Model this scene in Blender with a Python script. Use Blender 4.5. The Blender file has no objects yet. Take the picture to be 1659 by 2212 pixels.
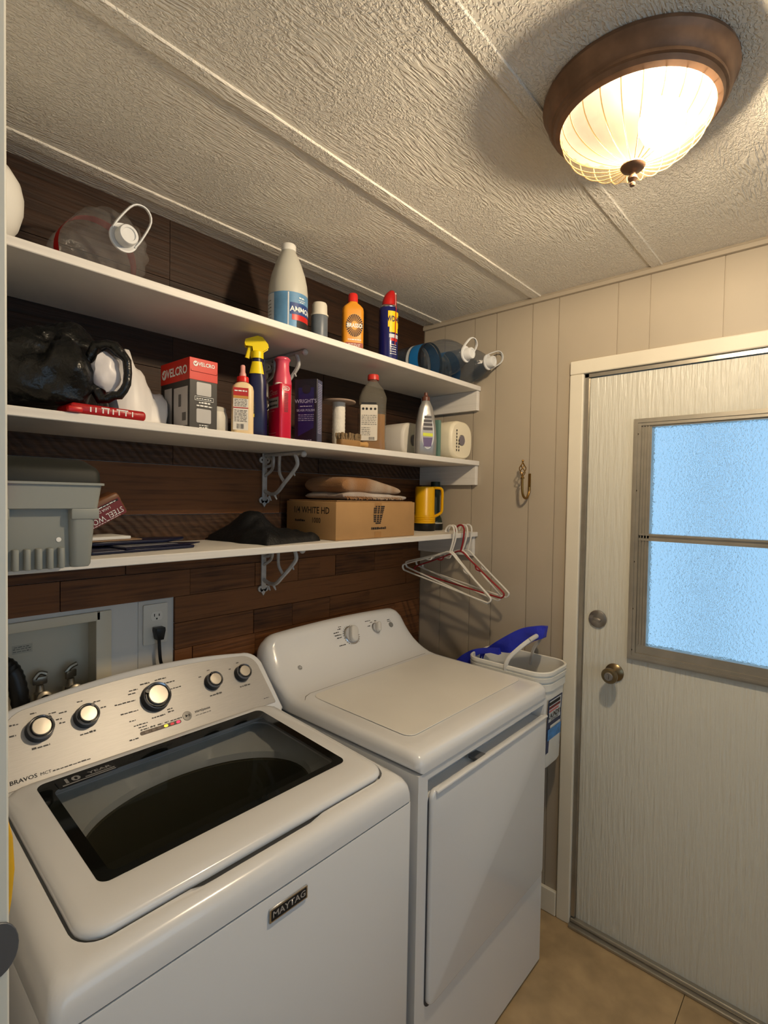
import bpy, bmesh, math, random
from mathutils import Vector, Matrix, noise, Euler

# ------------------------------------------------------------------ camera, world, exposure
SC = bpy.context.scene
COL = SC.collection
CAM = Vector((-1.876, -1.457, 1.562))
cam_data = bpy.data.cameras.new('camera')
cam_data.sensor_fit = 'VERTICAL'
cam_data.sensor_height = 24.0
cam_data.lens = 1119.93 / 2212 * 24.0
cam_data.clip_start = 0.02
cam = bpy.data.objects.new('camera', cam_data)
COL.objects.link(cam)
_a, _b, _c = 0.83862, -0.027651, -0.016804
_fw = Vector((math.sin(_a) * math.cos(_b), math.cos(_a) * math.cos(_b), math.sin(_b)))
_r0 = Vector((math.cos(_a), -math.sin(_a), 0))
_d0 = _fw.cross(_r0)
_r = math.cos(_c) * _r0 + math.sin(_c) * _d0
_d = -math.sin(_c) * _r0 + math.cos(_c) * _d0
_m = Matrix((_r, -_d, -_fw)).transposed().to_4x4()
_m.translation = CAM
cam.matrix_world = _m
SC.camera = cam

w = bpy.data.worlds.new('sky')
SC.world = w
w.use_nodes = True
bg = w.node_tree.nodes['Background']
bg.inputs[0].default_value = (0.40, 0.70, 1.0, 1)
bg.inputs[1].default_value = 1.0

SC.view_settings.view_transform = 'Standard'
SC.view_settings.look = 'None'
SC.view_settings.gamma = 1.0
SC.view_settings.use_curve_mapping = False
SC.view_settings.exposure = 0.0
BULB_STRENGTH = 800.0
# area light added as fill outside the invented window behind the viewer
fill = bpy.data.lights.new('added_fill_light', 'AREA')
fill.shape = 'RECTANGLE'; fill.size = 2.1; fill.size_y = 1.2; fill.energy = 3.0; fill.color = (0.90, 0.95, 1.0)
fill_o = bpy.data.objects.new('added_fill_light', fill); COL.objects.link(fill_o)
fill_o.location = (-1.5, -3.06, 1.45); fill_o.rotation_euler = (math.radians(90), 0, 0)
SC.cycles.use_denoising = True
SC.cycles.max_bounces = 6
SC.cycles.diffuse_bounces = 3
SC.cycles.glossy_bounces = 3
SC.cycles.transmission_bounces = 5
SC.cycles.transparent_max_bounces = 10
SC.cycles.caustics_reflective = False
SC.cycles.caustics_refractive = False
SC.cycles.adaptive_threshold = 0.05
SC.cycles.sample_clamp_indirect = 6.0

# ------------------------------------------------------------------ helpers
R = random.Random(5)

def lin(r, g, b):
    f = lambda c: (c / 255 / 12.92) if c <= 10 else ((c / 255 + 0.055) / 1.055) ** 2.4
    return (f(r), f(g), f(b), 1)

MATS = {}
def mat(name, rgb, rough=0.5, metal=0.0, var=0.0, vscale=8.0, bump=0.0, bscale=40.0, stretch=(1, 1, 1),
        alpha=1.0, trans=0.0, ior=1.45, coat=0.0, spec=0.5, emit=None, estr=0.0, detail=4.0):
    if name in MATS:
        return MATS[name]
    m = bpy.data.materials.new(name)
    m.use_nodes = True
    nt = m.node_tree
    p = nt.nodes['Principled BSDF']
    c = lin(*rgb)
    p.inputs['Base Color'].default_value = c
    p.inputs['Roughness'].default_value = rough
    p.inputs['Metallic'].default_value = metal
    p.inputs['Alpha'].default_value = alpha
    p.inputs['Transmission Weight'].default_value = trans
    p.inputs['IOR'].default_value = ior
    p.inputs['Coat Weight'].default_value = coat
    p.inputs['Specular IOR Level'].default_value = spec
    if emit:
        p.inputs['Emission Color'].default_value = lin(*emit)
        p.inputs['Emission Strength'].default_value = estr
    if var or bump:
        tc = nt.nodes.new('ShaderNodeTexCoord')
        mp = nt.nodes.new('ShaderNodeMapping')
        mp.inputs['Scale'].default_value = stretch
        nt.links.new(tc.outputs['Object'], mp.inputs['Vector'])
    if var:
        n = nt.nodes.new('ShaderNodeTexNoise')
        n.inputs['Scale'].default_value = vscale
        n.inputs['Detail'].default_value = detail
        nt.links.new(mp.outputs[0], n.inputs['Vector'])
        rp = nt.nodes.new('ShaderNodeValToRGB')
        rp.color_ramp.elements[0].position = 0.3
        rp.color_ramp.elements[1].position = 0.7
        rp.color_ramp.elements[0].color = tuple(x * (1 - var) for x in c[:3]) + (1,)
        rp.color_ramp.elements[1].color = tuple(min(1, x * (1 + var)) for x in c[:3]) + (1,)
        nt.links.new(n.outputs['Fac'], rp.inputs['Fac'])
        nt.links.new(rp.outputs['Color'], p.inputs['Base Color'])
    if bump:
        n2 = nt.nodes.new('ShaderNodeTexNoise')
        n2.inputs['Scale'].default_value = bscale
        n2.inputs['Detail'].default_value = 5
        nt.links.new(mp.outputs[0], n2.inputs['Vector'])
        bp = nt.nodes.new('ShaderNodeBump')
        bp.inputs['Strength'].default_value = bump
        bp.inputs['Distance'].default_value = 0.01
        nt.links.new(n2.outputs['Fac'], bp.inputs['Height'])
        nt.links.new(bp.outputs[0], p.inputs['Normal'])
    MATS[name] = m
    return m

def wood_mat(name, dark, light, saw=False):
    m = bpy.data.materials.new(name)
    m.use_nodes = True
    nt = m.node_tree
    N, L = nt.nodes.new, nt.links.new
    p = nt.nodes['Principled BSDF']
    tc = N('ShaderNodeTexCoord'); oi = N('ShaderNodeObjectInfo')
    sc = N('ShaderNodeVectorMath'); sc.operation = 'SCALE'
    cb = N('ShaderNodeCombineXYZ')
    L(oi.outputs['Random'], cb.inputs[0]); L(oi.outputs['Random'], cb.inputs[2])
    L(cb.outputs[0], sc.inputs[0]); sc.inputs['Scale'].default_value = 30
    ad = N('ShaderNodeVectorMath'); L(tc.outputs['Object'], ad.inputs[0]); L(sc.outputs[0], ad.inputs[1])
    mp = N('ShaderNodeMapping'); mp.inputs['Scale'].default_value = (2.0, 1, 48)
    L(ad.outputs[0], mp.inputs[0])
    n = N('ShaderNodeTexNoise'); n.inputs['Scale'].default_value = 2.2; n.inputs['Detail'].default_value = 7
    n.inputs['Distortion'].default_value = 0.35
    L(mp.outputs[0], n.inputs['Vector'])
    n3 = N('ShaderNodeTexNoise'); n3.inputs['Scale'].default_value = 7; n3.inputs['Detail'].default_value = 3
    L(ad.outputs[0], n3.inputs['Vector'])
    mx0 = N('ShaderNodeMath'); mx0.operation = 'MULTIPLY_ADD'
    L(n3.outputs['Fac'], mx0.inputs[0]); mx0.inputs[1].default_value = 0.5
    L(n.outputs['Fac'], mx0.inputs[2])
    m2 = N('ShaderNodeMath'); m2.operation = 'MULTIPLY_ADD'
    L(oi.outputs['Random'], m2.inputs[0]); m2.inputs[1].default_value = 0.32
    L(mx0.outputs[0], m2.inputs[2])
    rp = N('ShaderNodeValToRGB')
    rp.color_ramp.elements[0].position = 0.52; rp.color_ramp.elements[0].color = lin(*dark)
    rp.color_ramp.elements[1].position = 1.0; rp.color_ramp.elements[1].color = lin(*light)
    L(m2.outputs[0], rp.inputs[0])
    L(rp.outputs[0], p.inputs['Base Color'])
    p.inputs['Roughness'].default_value = 0.6
    p.inputs['Specular IOR Level'].default_value = 0.3
    bp = N('ShaderNodeBump'); bp.inputs['Strength'].default_value = 0.5; bp.inputs['Distance'].default_value = 0.004
    if saw:
        wv = N('ShaderNodeTexWave'); wv.inputs['Scale'].default_value = 22; wv.inputs['Distortion'].default_value = 3.5
        wv.inputs['Detail'].default_value = 2; wv.bands_direction = 'DIAGONAL'
        L(ad.outputs[0], wv.inputs['Vector'])
        mm = N('ShaderNodeMath'); mm.operation = 'ADD'
        L(wv.outputs['Fac'], mm.inputs[0]); L(n.outputs['Fac'], mm.inputs[1])
        L(mm.outputs[0], bp.inputs['Height'])
        mc = N('ShaderNodeMix'); mc.data_type = 'RGBA'; mc.blend_type = 'MULTIPLY'
        mc.inputs['Factor'].default_value = 0.5
        r2 = N('ShaderNodeValToRGB'); r2.color_ramp.elements[0].color = (0.45, 0.45, 0.45, 1)
        L(wv.outputs['Fac'], r2.inputs[0])
        L(rp.outputs[0], mc.inputs['A']); L(r2.outputs[0], mc.inputs['B'])
        L(mc.outputs['Result'], p.inputs['Base Color'])
    else:
        L(n.outputs['Fac'], bp.inputs['Height'])
    L(bp.outputs[0], p.inputs['Normal'])
    return m

def ceiling_mat():
    m = bpy.data.materials.new('stucco_ceiling')
    m.use_nodes = True
    nt = m.node_tree; N, L = nt.nodes.new, nt.links.new
    p = nt.nodes['Principled BSDF']
    p.inputs['Roughness'].default_value = 0.85
    p.inputs['Specular IOR Level'].default_value = 0.2
    tc = N('ShaderNodeTexCoord')
    mp = N('ShaderNodeMapping'); mp.inputs['Scale'].default_value = (1.0, 1.5, 1)
    L(tc.outputs['Object'], mp.inputs[0])
    n0 = N('ShaderNodeTexNoise'); n0.inputs['Scale'].default_value = 5; n0.inputs['Detail'].default_value = 2
    L(mp.outputs[0], n0.inputs['Vector'])
    sw = N('ShaderNodeMix'); sw.data_type = 'VECTOR'; sw.inputs['Factor'].default_value = 0.06
    L(mp.outputs[0], sw.inputs['A']); L(n0.outputs['Color'], sw.inputs['B'])
    n = N('ShaderNodeTexNoise'); n.inputs['Scale'].default_value = 115; n.inputs['Detail'].default_value = 2
    n.inputs['Distortion'].default_value = 0.9; n.inputs['Roughness'].default_value = 0.45
    L(sw.outputs['Result'], n.inputs['Vector'])
    rp = N('ShaderNodeValToRGB')
    rp.color_ramp.elements[0].position = 0.44; rp.color_ramp.elements[1].position = 0.6
    L(n.outputs['Fac'], rp.inputs[0])
    mp2 = N('ShaderNodeMapping'); mp2.inputs['Scale'].default_value = (30, 130, 30)
    mp2.inputs['Rotation'].default_value = (0, 0, 0.25)
    L(sw.outputs['Result'], mp2.inputs[0])
    n2 = N('ShaderNodeTexNoise'); n2.inputs['Scale'].default_value = 1; n2.inputs['Detail'].default_value = 2
    L(mp2.outputs[0], n2.inputs['Vector'])
    n4 = N('ShaderNodeTexNoise'); n4.inputs['Scale'].default_value = 4.5
    L(tc.outputs['Object'], n4.inputs['Vector'])
    r4 = N('ShaderNodeValToRGB'); r4.color_ramp.elements[0].position = 0.45; r4.color_ramp.elements[1].position = 0.6
    L(n4.outputs['Fac'], r4.inputs[0])
    mx = N('ShaderNodeMix'); mx.data_type = 'FLOAT'
    r5 = N('ShaderNodeValToRGB'); r5.color_ramp.elements[0].position = 0.42; r5.color_ramp.elements[1].position = 0.6
    L(n2.outputs['Fac'], r5.inputs[0])
    L(r4.outputs[0], mx.inputs['Factor']); L(rp.outputs[0], mx.inputs['A']); L(r5.outputs[0], mx.inputs['B'])
    bp = N('ShaderNodeBump'); bp.inputs['Strength'].default_value = 0.65; bp.inputs['Distance'].default_value = 0.004
    L(mx.outputs['Result'], bp.inputs['Height'])
    L(bp.outputs[0], p.inputs['Normal'])
    p.inputs['Base Color'].default_value = lin(238, 232, 220)
    return m

def newobj(name, bm_or_mesh, m=None, parent=None, smooth=True, angle=35):
    if isinstance(bm_or_mesh, bmesh.types.BMesh):
        me = bpy.data.meshes.new(name)
        bmesh.ops.recalc_face_normals(bm_or_mesh, faces=bm_or_mesh.faces)
        bm_or_mesh.to_mesh(me); bm_or_mesh.free()
        if smooth:
            for f in me.polygons:
                f.use_smooth = True
            me.set_sharp_from_angle(angle=math.radians(angle))
    else:
        me = bm_or_mesh
    if m is not None and not me.materials:
        me.materials.append(m)
    o = bpy.data.objects.new(name, me)
    COL.objects.link(o)
    if parent:
        o.parent = parent
    if name.endswith('_print'):
        o['kind'] = 'stuff'      # strokes of unreadable small print
    return o

def tag(o, label, cat, group=None):
    o['label'] = label
    o['category'] = cat
    if group:
        o['group'] = group
    return o

def thing(name, label, cat, loc=(0, 0, 0), rz=0.0, group=None, rot=None):
    o = bpy.data.objects.new(name, None)
    o.empty_display_size = 0.05
    COL.objects.link(o)
    o.location = loc
    if rot is not None:
        o.rotation_mode = 'QUATERNION'
        o.rotation_quaternion = rot.to_quaternion()
    else:
        o.rotation_euler = (0, 0, rz)
    return tag(o, label, cat, group)

def struct(name, bm, m, label=None, parent=None, smooth=False):
    o = newobj(name, bm, m, parent, smooth)
    if parent is None:
        o['kind'] = 'structure'
        if label:
            o['label'] = label
    return o

def B():
    return bmesh.new()

def box(bm, x0, x1, y0, y1, z0, z1, bev=0.0, seg=2, M=None):
    r = bmesh.ops.create_cube(bm, size=1)
    vs = r['verts']
    for v in vs:
        v.co = Vector(((x0 + x1) / 2 + v.co.x * (x1 - x0), (y0 + y1) / 2 + v.co.y * (y1 - y0), (z0 + z1) / 2 + v.co.z * (z1 - z0)))
    if bev:
        es = list({e for v in vs for e in v.link_edges})
        rr = bmesh.ops.bevel(bm, geom=es, offset=bev, segments=seg, affect='EDGES', profile=0.5)
        vs = list({v for f in rr['faces'] for v in f.verts} | {v for v in vs if v.is_valid})
    if M is not None:
        bmesh.ops.transform(bm, matrix=M, verts=vs)
    return vs

def loops(bm, rings, cap0=True, cap1=True, closed=True, M=None):
    V = []
    for ring in rings:
        V.append([bm.verts.new(M @ Vector(p) if M is not None else Vector(p)) for p in ring])
    n = len(V[0])
    for a, b in zip(V, V[1:]):
        for i in range(n if closed else n - 1):
            j = (i + 1) % n
            bm.faces.new((a[i], a[j], b[j], b[i]))
    if cap0:
        bm.faces.new(list(reversed(V[0])))
    if cap1:
        bm.faces.new(V[-1])
    return V

def lathe(bm, prof, n=28, M=None, sx=1.0, sy=1.0, cap=True, sq=0.0):
    """prof: list of (r, z). sq squares the section (superellipse)."""
    rings = []
    for r, z in prof:
        ring = []
        for i in range(n):
            t = 2 * math.pi * i / n
            c, s = math.cos(t), math.sin(t)
            if sq:
                e = 2 / (2 + sq)
                k = (abs(c) ** (2 / e) + abs(s) ** (2 / e)) ** (-e / 2)
                c, s = c * k, s * k
            ring.append((r * sx * c, r * sy * s, z))
        rings.append(ring)
    return loops(bm, rings, cap, cap, True, M)

def tube(bm, pts, r, n=8, caps=True, closed=False, flat=None):
    pts = [Vector(p) for p in pts]
    rings = []
    up = Vector((0, 0, 1))
    t0 = (pts[1] - pts[0]).normalized()
    nrm = t0.cross(up)
    if nrm.length < 1e-3:
        nrm = t0.cross(Vector((1, 0, 0)))
    nrm.normalize()
    m = len(pts)
    for i, p in enumerate(pts):
        if closed:
            t = (pts[(i + 1) % m] - pts[i - 1]).normalized()
        else:
            t = (pts[min(i + 1, m - 1)] - pts[max(i - 1, 0)]).normalized()
        nrm = (nrm - t * nrm.dot(t)).normalized()
        bn = t.cross(nrm)
        rr = r[i] if isinstance(r, (list, tuple)) else r
        f = flat or (1, 1)
        rings.append([p + nrm * (math.cos(2 * math.pi * k / n) * rr * f[0]) + bn * (math.sin(2 * math.pi * k / n) * rr * f[1]) for k in range(n)])
    if closed:
        rings.append(rings[0])
        V = []
        for ring in rings[:-1]:
            V.append([bm.verts.new(q) for q in ring])
        for i in range(m):
            a, b = V[i], V[(i + 1) % m]
            for k in range(n):
                j = (k + 1) % n
                bm.faces.new((a[k], a[j], b[j], b[k]))
    else:
        loops(bm, rings, caps, caps)

def spline(P, n=8, closed=False):
    P = [Vector(p) for p in P]
    out = []
    m = len(P)
    for i in range(m if closed else m - 1):
        if closed:
            p0, p1, p2, p3 = P[i - 1], P[i], P[(i + 1) % m], P[(i + 2) % m]
        else:
            p0, p1, p2, p3 = P[max(i - 1, 0)], P[i], P[i + 1], P[min(i + 2, m - 1)]
        for k in range(n):
            t = k / n
            out.append(0.5 * ((2 * p1) + (-p0 + p2) * t + (2 * p0 - 5 * p1 + 4 * p2 - p3) * t * t + (-p0 + 3 * p1 - 3 * p2 + p3) * t ** 3))
    if not closed:
        out.append(P[-1])
    return out

def rr(x0, x1, y0, y1, r, n=6, m=1):
    """rounded rectangle loop, counter clockwise, m segments on each straight edge"""
    out = []
    cs = [((x1 - r, y0 + r), -90), ((x1 - r, y1 - r), 0), ((x0 + r, y1 - r), 90), ((x0 + r, y0 + r), 180)]
    for q in range(4):
        (cx, cy), a0 = cs[q]
        arc = []
        for k in range(n + 1):
            a = math.radians(a0 + 90 * k / n)
            arc.append((cx + r * math.cos(a), cy + r * math.sin(a)))
        out += arc
        (c2, b0) = cs[(q + 1) % 4]
        a = math.radians(b0)
        nx = (c2[0] + r * math.cos(a), c2[1] + r * math.sin(a))
        for k in range(1, m):
            t = k / m
            out.append((arc[-1][0] * (1 - t) + nx[0] * t, arc[-1][1] * (1 - t) + nx[1] * t))
    return out

def prism(bm, poly, h0, h1, bev=0.0, M=None, seg=2):
    """polygon in XY extruded h0..h1 along Z with softened rims"""
    cx = sum(p[0] for p in poly) / len(poly); cy = sum(p[1] for p in poly) / len(poly)
    def off(d):
        out = []
        n = len(poly)
        for i in range(n):
            a, b, c = Vector(poly[i - 1]), Vector(poly[i]), Vector(poly[(i + 1) % n])
            e1 = (b - a).normalized(); e2 = (c - b).normalized()
            nn = Vector((-(e1.y + e2.y), e1.x + e2.x))
            if nn.length < 1e-6:
                nn = Vector((-e1.y, e1.x))
            nn.normalize()
            out.append(b + nn * d)
        return out
    rings = []
    if bev:
        for k in range(seg + 1):
            t = math.pi / 2 * k / seg
            o = off(bev * (1 - math.sin(t)))
            rings.append([(p.x, p.y, h0 + bev * (1 - math.cos(t))) for p in o])
        for k in range(seg + 1):
            t = math.pi / 2 * (1 - k / seg)
            o = off(bev * (1 - math.sin(t)))
            rings.append([(p.x, p.y, h1 - bev * (1 - math.cos(t))) for p in o])
    else:
        rings = [[(p[0], p[1], h0) for p in poly], [(p[0], p[1], h1) for p in poly]]
    return loops(bm, rings, True, True, True, M)

def prof_x(bm, poly, x0, x1, r=0.0, seg=4, cols=()):
    """closed yz profile extruded along x with rounded ends"""
    n = len(poly)
    def off(d):
        out = []
        for i in range(n):
            a, b, c = Vector(poly[i - 1]), Vector(poly[i]), Vector(poly[(i + 1) % n])
            e1 = (b - a).normalized(); e2 = (c - b).normalized()
            nn = Vector((-(e1.y + e2.y), e1.x + e2.x))
            if nn.length < 1e-6:
                nn = Vector((-e1.y, e1.x))
            nn.normalize()
            out.append(b + nn * d)
        return out
    rings = []
    ar = sum(poly[i - 1][0] * poly[i][1] - poly[i][0] * poly[i - 1][1] for i in range(n))
    sg = 1 if ar > 0 else -1
    if r:
        for k in range(seg):
            t = math.pi / 2 * k / seg
            rings.append([(x0 + r * (1 - math.cos(t)), p.x, p.y) for p in off(sg * r * (1 - math.sin(t)))])
    rings.append([(x0 + r, p[0], p[1]) for p in poly])
    for c in cols:
        rings.append([(c, p[0], p[1]) for p in poly])
    rings.append([(x1 - r, p[0], p[1]) for p in poly])
    if r:
        for k in reversed(range(seg)):
            t = math.pi / 2 * k / seg
            rings.append([(x1 - r * (1 - math.cos(t)), p.x, p.y) for p in off(sg * r * (1 - math.sin(t)))])
    return loops(bm, rings)

_TX = {}
def text_bm(s, size, align='CENTER', bold=0.0, sx=1.0, shear=0.0):
    k = (s, align, bold, shear)
    if k not in _TX:
        cu = bpy.data.curves.new('t', 'FONT')
        cu.body = s; cu.size = 1.0; cu.align_x = align; cu.align_y = 'CENTER'; cu.offset = bold; cu.shear = shear
        cu.resolution_u = 2
        o = bpy.data.objects.new('t', cu)
        me = bpy.data.meshes.new_from_object(o)
        _TX[k] = me
        bpy.data.objects.remove(o); bpy.data.curves.remove(cu)
    bm = bmesh.new(); bm.from_mesh(_TX[k])
    for v in bm.verts:
        v.co = Vector((v.co.x * size * sx, v.co.y * size, 0))
    return bm

FRONT = Matrix(((1, 0, 0, 0), (0, 0, -1, 0), (0, 1, 0, 0), (0, 0, 0, 1)))   # XY plane -> facing -Y

def print_flat(parent, s, size, M, m, align='CENTER', bold=0.0, sx=1.0, name='lettering', shear=0.0):
    bm = text_bm(s, size, align, bold, sx, shear)
    bmesh.ops.transform(bm, matrix=M, verts=bm.verts)
    return newobj(name, bm, m, parent, smooth=False)

def at(x, y, z):
    return Matrix.Translation((x, y, z))

def print_wrap(parent, s, size, z, a, b, m, phi=0.0, bold=0.0, sx=1.0, name='lettering', vertical=False):
    bm = text_bm(s, size, 'CENTER', bold, sx)
    # cut wide letters so they follow the curve
    for v in bm.verts:
        x, y = v.co.x, v.co.y
        if vertical:
            x, y = -y, x
        ph = phi + x / a
        v.co = Vector((a * math.sin(ph), -b * math.cos(ph), z + y))
    return newobj(name, bm, m, parent, smooth=False)

def patch(bm, a, b, p0, p1, z0, z1, n=12, nz=1, a2=None, b2=None):
    """curved label on an elliptic body; phi 0 faces -Y"""
    a2 = a2 or a; b2 = b2 or b
    rows = []
    for j in range(nz + 1):
        t = j / nz
        aa, bb = a + (a2 - a) * t, b + (b2 - b) * t
        rows.append([bm.verts.new((aa * math.sin(p0 + (p1 - p0) * i / n), -bb * math.cos(p0 + (p1 - p0) * i / n), z0 + (z1 - z0) * t)) for i in range(n + 1)])
    for r0, r1 in zip(rows, rows[1:]):
        for i in range(n):
            bm.faces.new((r0[i], r0[i + 1], r1[i + 1], r1[i]))

def label(parent, a, b, p0, p1, z0, z1, m, name='paper_label'):
    bm = B(); patch(bm, a, b, p0, p1, z0, z1)
    return newobj(name, bm, m, parent)

def rects(bm, lst, M):
    """flat rectangles (x0,x1,y0,y1) in the XY plane moved by M"""
    for x0, x1, y0, y1 in lst:
        vs = [bm.verts.new(M @ Vector(p)) for p in ((x0, y0, 0), (x1, y0, 0), (x1, y1, 0), (x0, y1, 0))]
        bm.faces.new(vs)

def facing(x, y, extra=0.0):
    return math.atan2(CAM.x - x, -(CAM.y - y)) + math.radians(extra)

def local(root_loc, rz=0.0):
    return (Matrix.Translation(root_loc) @ Matrix.Rotation(rz, 4, 'Z')).inverted()

def tl(bm, loc):
    bmesh.ops.translate(bm, vec=-Vector(loc), verts=bm.verts)
    return bm

# ------------------------------------------------------------------ materials
H = 2.339
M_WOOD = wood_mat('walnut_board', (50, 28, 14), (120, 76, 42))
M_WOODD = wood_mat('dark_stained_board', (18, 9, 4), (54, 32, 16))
M_SAW = wood_mat('rough_sawn_board', (34, 20, 12), (92, 64, 44), saw=True)
M_CEIL = ceiling_mat()
M_PANEL = mat('painted_panel', (178, 166, 148), 0.5, var=0.05, vscale=2.5)
M_TRIM = mat('painted_trim', (226, 219, 202), 0.45, var=0.04, vscale=5)
M_DRY = mat('drywall_paint', (214, 213, 210), 0.7)
M_SHELF = mat('shelf_paint', (226, 222, 216), 0.55, var=0.06, vscale=6, stretch=(1, 1, 20), bump=0.05, bscale=30)
M_WHITE = mat('white_enamel', (228, 228, 228), 0.2, coat=0.5)
M_WPLAS = mat('white_plastic', (228, 226, 220), 0.35)
M_BLACK = mat('black_plastic', (14, 14, 15), 0.4)
M_INK = mat('black_ink', (22, 22, 24), 0.6)
M_INKG = mat('grey_ink', (92, 90, 88), 0.6)
M_CHROME = mat('chrome', (200, 200, 200), 0.18, metal=1.0)
M_ALU = mat('aluminium', (176, 170, 158), 0.3, metal=0.75, var=0.08, vscale=20)
M_STEEL = mat('brushed_steel', (176, 174, 172), 0.42, metal=0.5, var=0.05, vscale=30, stretch=(1, 30, 30))
M_BRONZE = mat('oil_bronze', (128, 98, 76), 0.45, metal=0.35, var=0.2, vscale=25)
M_BRASS = mat('aged_brass', (140, 108, 58), 0.35, metal=0.9)
M_IRON = mat('grey_cast_iron', (188, 186, 184), 0.5, metal=0.1, var=0.15, vscale=40, bump=0.2, bscale=120)
M_RED = mat('red_plastic', (190, 28, 26), 0.35)
M_WTXT = mat('white_print', (235, 235, 232), 0.6)
M_PAPER = mat('white_paper', (230, 228, 222), 0.6)
M_CLEAR = mat('clear_plastic', (176, 174, 172), 0.08, alpha=0.17, bump=0.8, bscale=26)
M_BLUECLR = mat('blue_tinted_plastic', (58, 76, 94), 0.1, alpha=0.34, bump=0.6, bscale=26)
M_GLASS_D = mat('dark_lid_glass', (14, 17, 14), 0.03, alpha=0.40, spec=0.6)
M_CARD = mat('brown_cardboard', (176, 136, 88), 0.75, var=0.06, vscale=12)
M_YEL = mat('yellow_plastic', (236, 178, 12), 0.32)
M_NAVY = mat('navy_plastic', (24, 26, 66), 0.35)
M_FROST = None

# ------------------------------------------------------------------ setting
# floor: vinyl tiles with fine joints
M_TILE = mat('marbled_vinyl', (176, 150, 112), 0.42, var=0.22, vscale=9, bump=0.06, bscale=20, detail=8)
fl = B(); box(fl, -3.3, 0.3, -2.9, 0.2, -0.12, -0.004)
floor = struct('floor', fl, mat('floor_joint', (88, 70, 50), 0.8), 'beige marbled vinyl tile floor')
ty = [-2.9, -2.334, -1.724, -1.114, -0.504, 0.1]
tx = [-3.3, -2.61, -2.0, -1.37, -0.72, 0.02]
for i in range(5):
    for j in range(5):
        bm = B()
        hx, hy = (tx[i + 1] - tx[i]) / 2 - 0.001, (ty[j + 1] - ty[j]) / 2 - 0.001
        box(bm, -hx, hx, -hy, hy, -0.004, 0.0)
        t = newobj('tile', bm, M_TILE, floor, smooth=False)
        t.location = ((tx[i] + tx[i + 1]) / 2, (ty[j] + ty[j + 1]) / 2, 0)

# ceiling with textured battens over the sheet joints
bm = B(); box(bm, -3.3, 0.1, -2.9, 0.15, H, H + 0.1)
ceiling = struct('ceiling', bm, M_CEIL, 'textured stucco ceiling with flat battens')
for y0, y1 in ((-0.098, -0.058), (-0.56, -0.522), (-0.979, -0.944), (-1.42, -1.385), (-1.86, -1.825), (-2.3, -2.265)):
    bm = B()
    d = (y1 - y0) / 2
    prism(bm, [(-1.6, -d), (1.65, -d), (1.65, d), (-1.6, d)], -0.0045, 0.003, 0.002, seg=1)
    o = newobj('batten', bm, M_CEIL, ceiling, smooth=False)
    o.location = (-1.65, (y0 + y1) / 2, H)

# back wall: drywall with a hole for the washer box, faced with stained boards
bm = B()
HX0, HX1, HZ0, HZ1 = -1.66, -1.358, 0.86, 1.238
box(bm, -1.9, HX0, 0.012, 0.12, 0, H); box(bm, HX1, 0.12, 0.012, 0.12, 0, H)
box(bm, HX0, HX1, 0.012, 0.12, HZ1, H); box(bm, HX0, HX1, 0.012, 0.12, 0, HZ0)
wall_back = struct('wall_back', bm, M_DRY, 'rear wall faced with dark stained boards')
rows = [0.79, 0.872, 0.950, 1.028, 1.106, 1.184, 1.262, 1.34, 1.42, 1.503, 1.646, 1.725, 1.80, 1.915, 2.03, 2.17, H]
joints = {0: [-0.8, -0.4], 1: [-0.95, -0.55], 2: [-1.0, -0.72, -0.33], 3: [-1.106, -0.886, -0.5, -0.177],
          4: [-0.892, -0.732, -0.555, -0.335], 5: [-0.102], 6: [-1.457, -1.115, -0.888, -0.709, -0.606, -0.527, -0.309, -0.127],
          7: [-1.3, -0.464], 8: [-1.4, -0.3], 9: [-0.79], 10: [-1.169, -0.62], 11: [-1.3, -0.5], 12: [-1.165, -0.42],
          13: [-1.172, -0.6], 14: [-1.182, -0.45], 15: [-1.182, -0.3]}
for i in range(len(rows) - 1):
    xs = [-1.161 if i < 6 else -1.785] + joints[i] + [-0.001]
    for x0, x1 in zip(xs, xs[1:]):
        bm = B()
        hx, hz = (x1 - x0) / 2 - 0.0009, (rows[i + 1] - rows[i]) / 2 - 0.0009
        pr = R.uniform(-0.0015, 0.0015)
        box(bm, -hx, hx, pr, 0.0118, -hz, hz)
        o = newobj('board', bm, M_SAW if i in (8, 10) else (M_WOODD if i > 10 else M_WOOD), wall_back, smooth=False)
        o.location = ((x0 + x1) / 2, 0, (rows[i] + rows[i + 1]) / 2)

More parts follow.
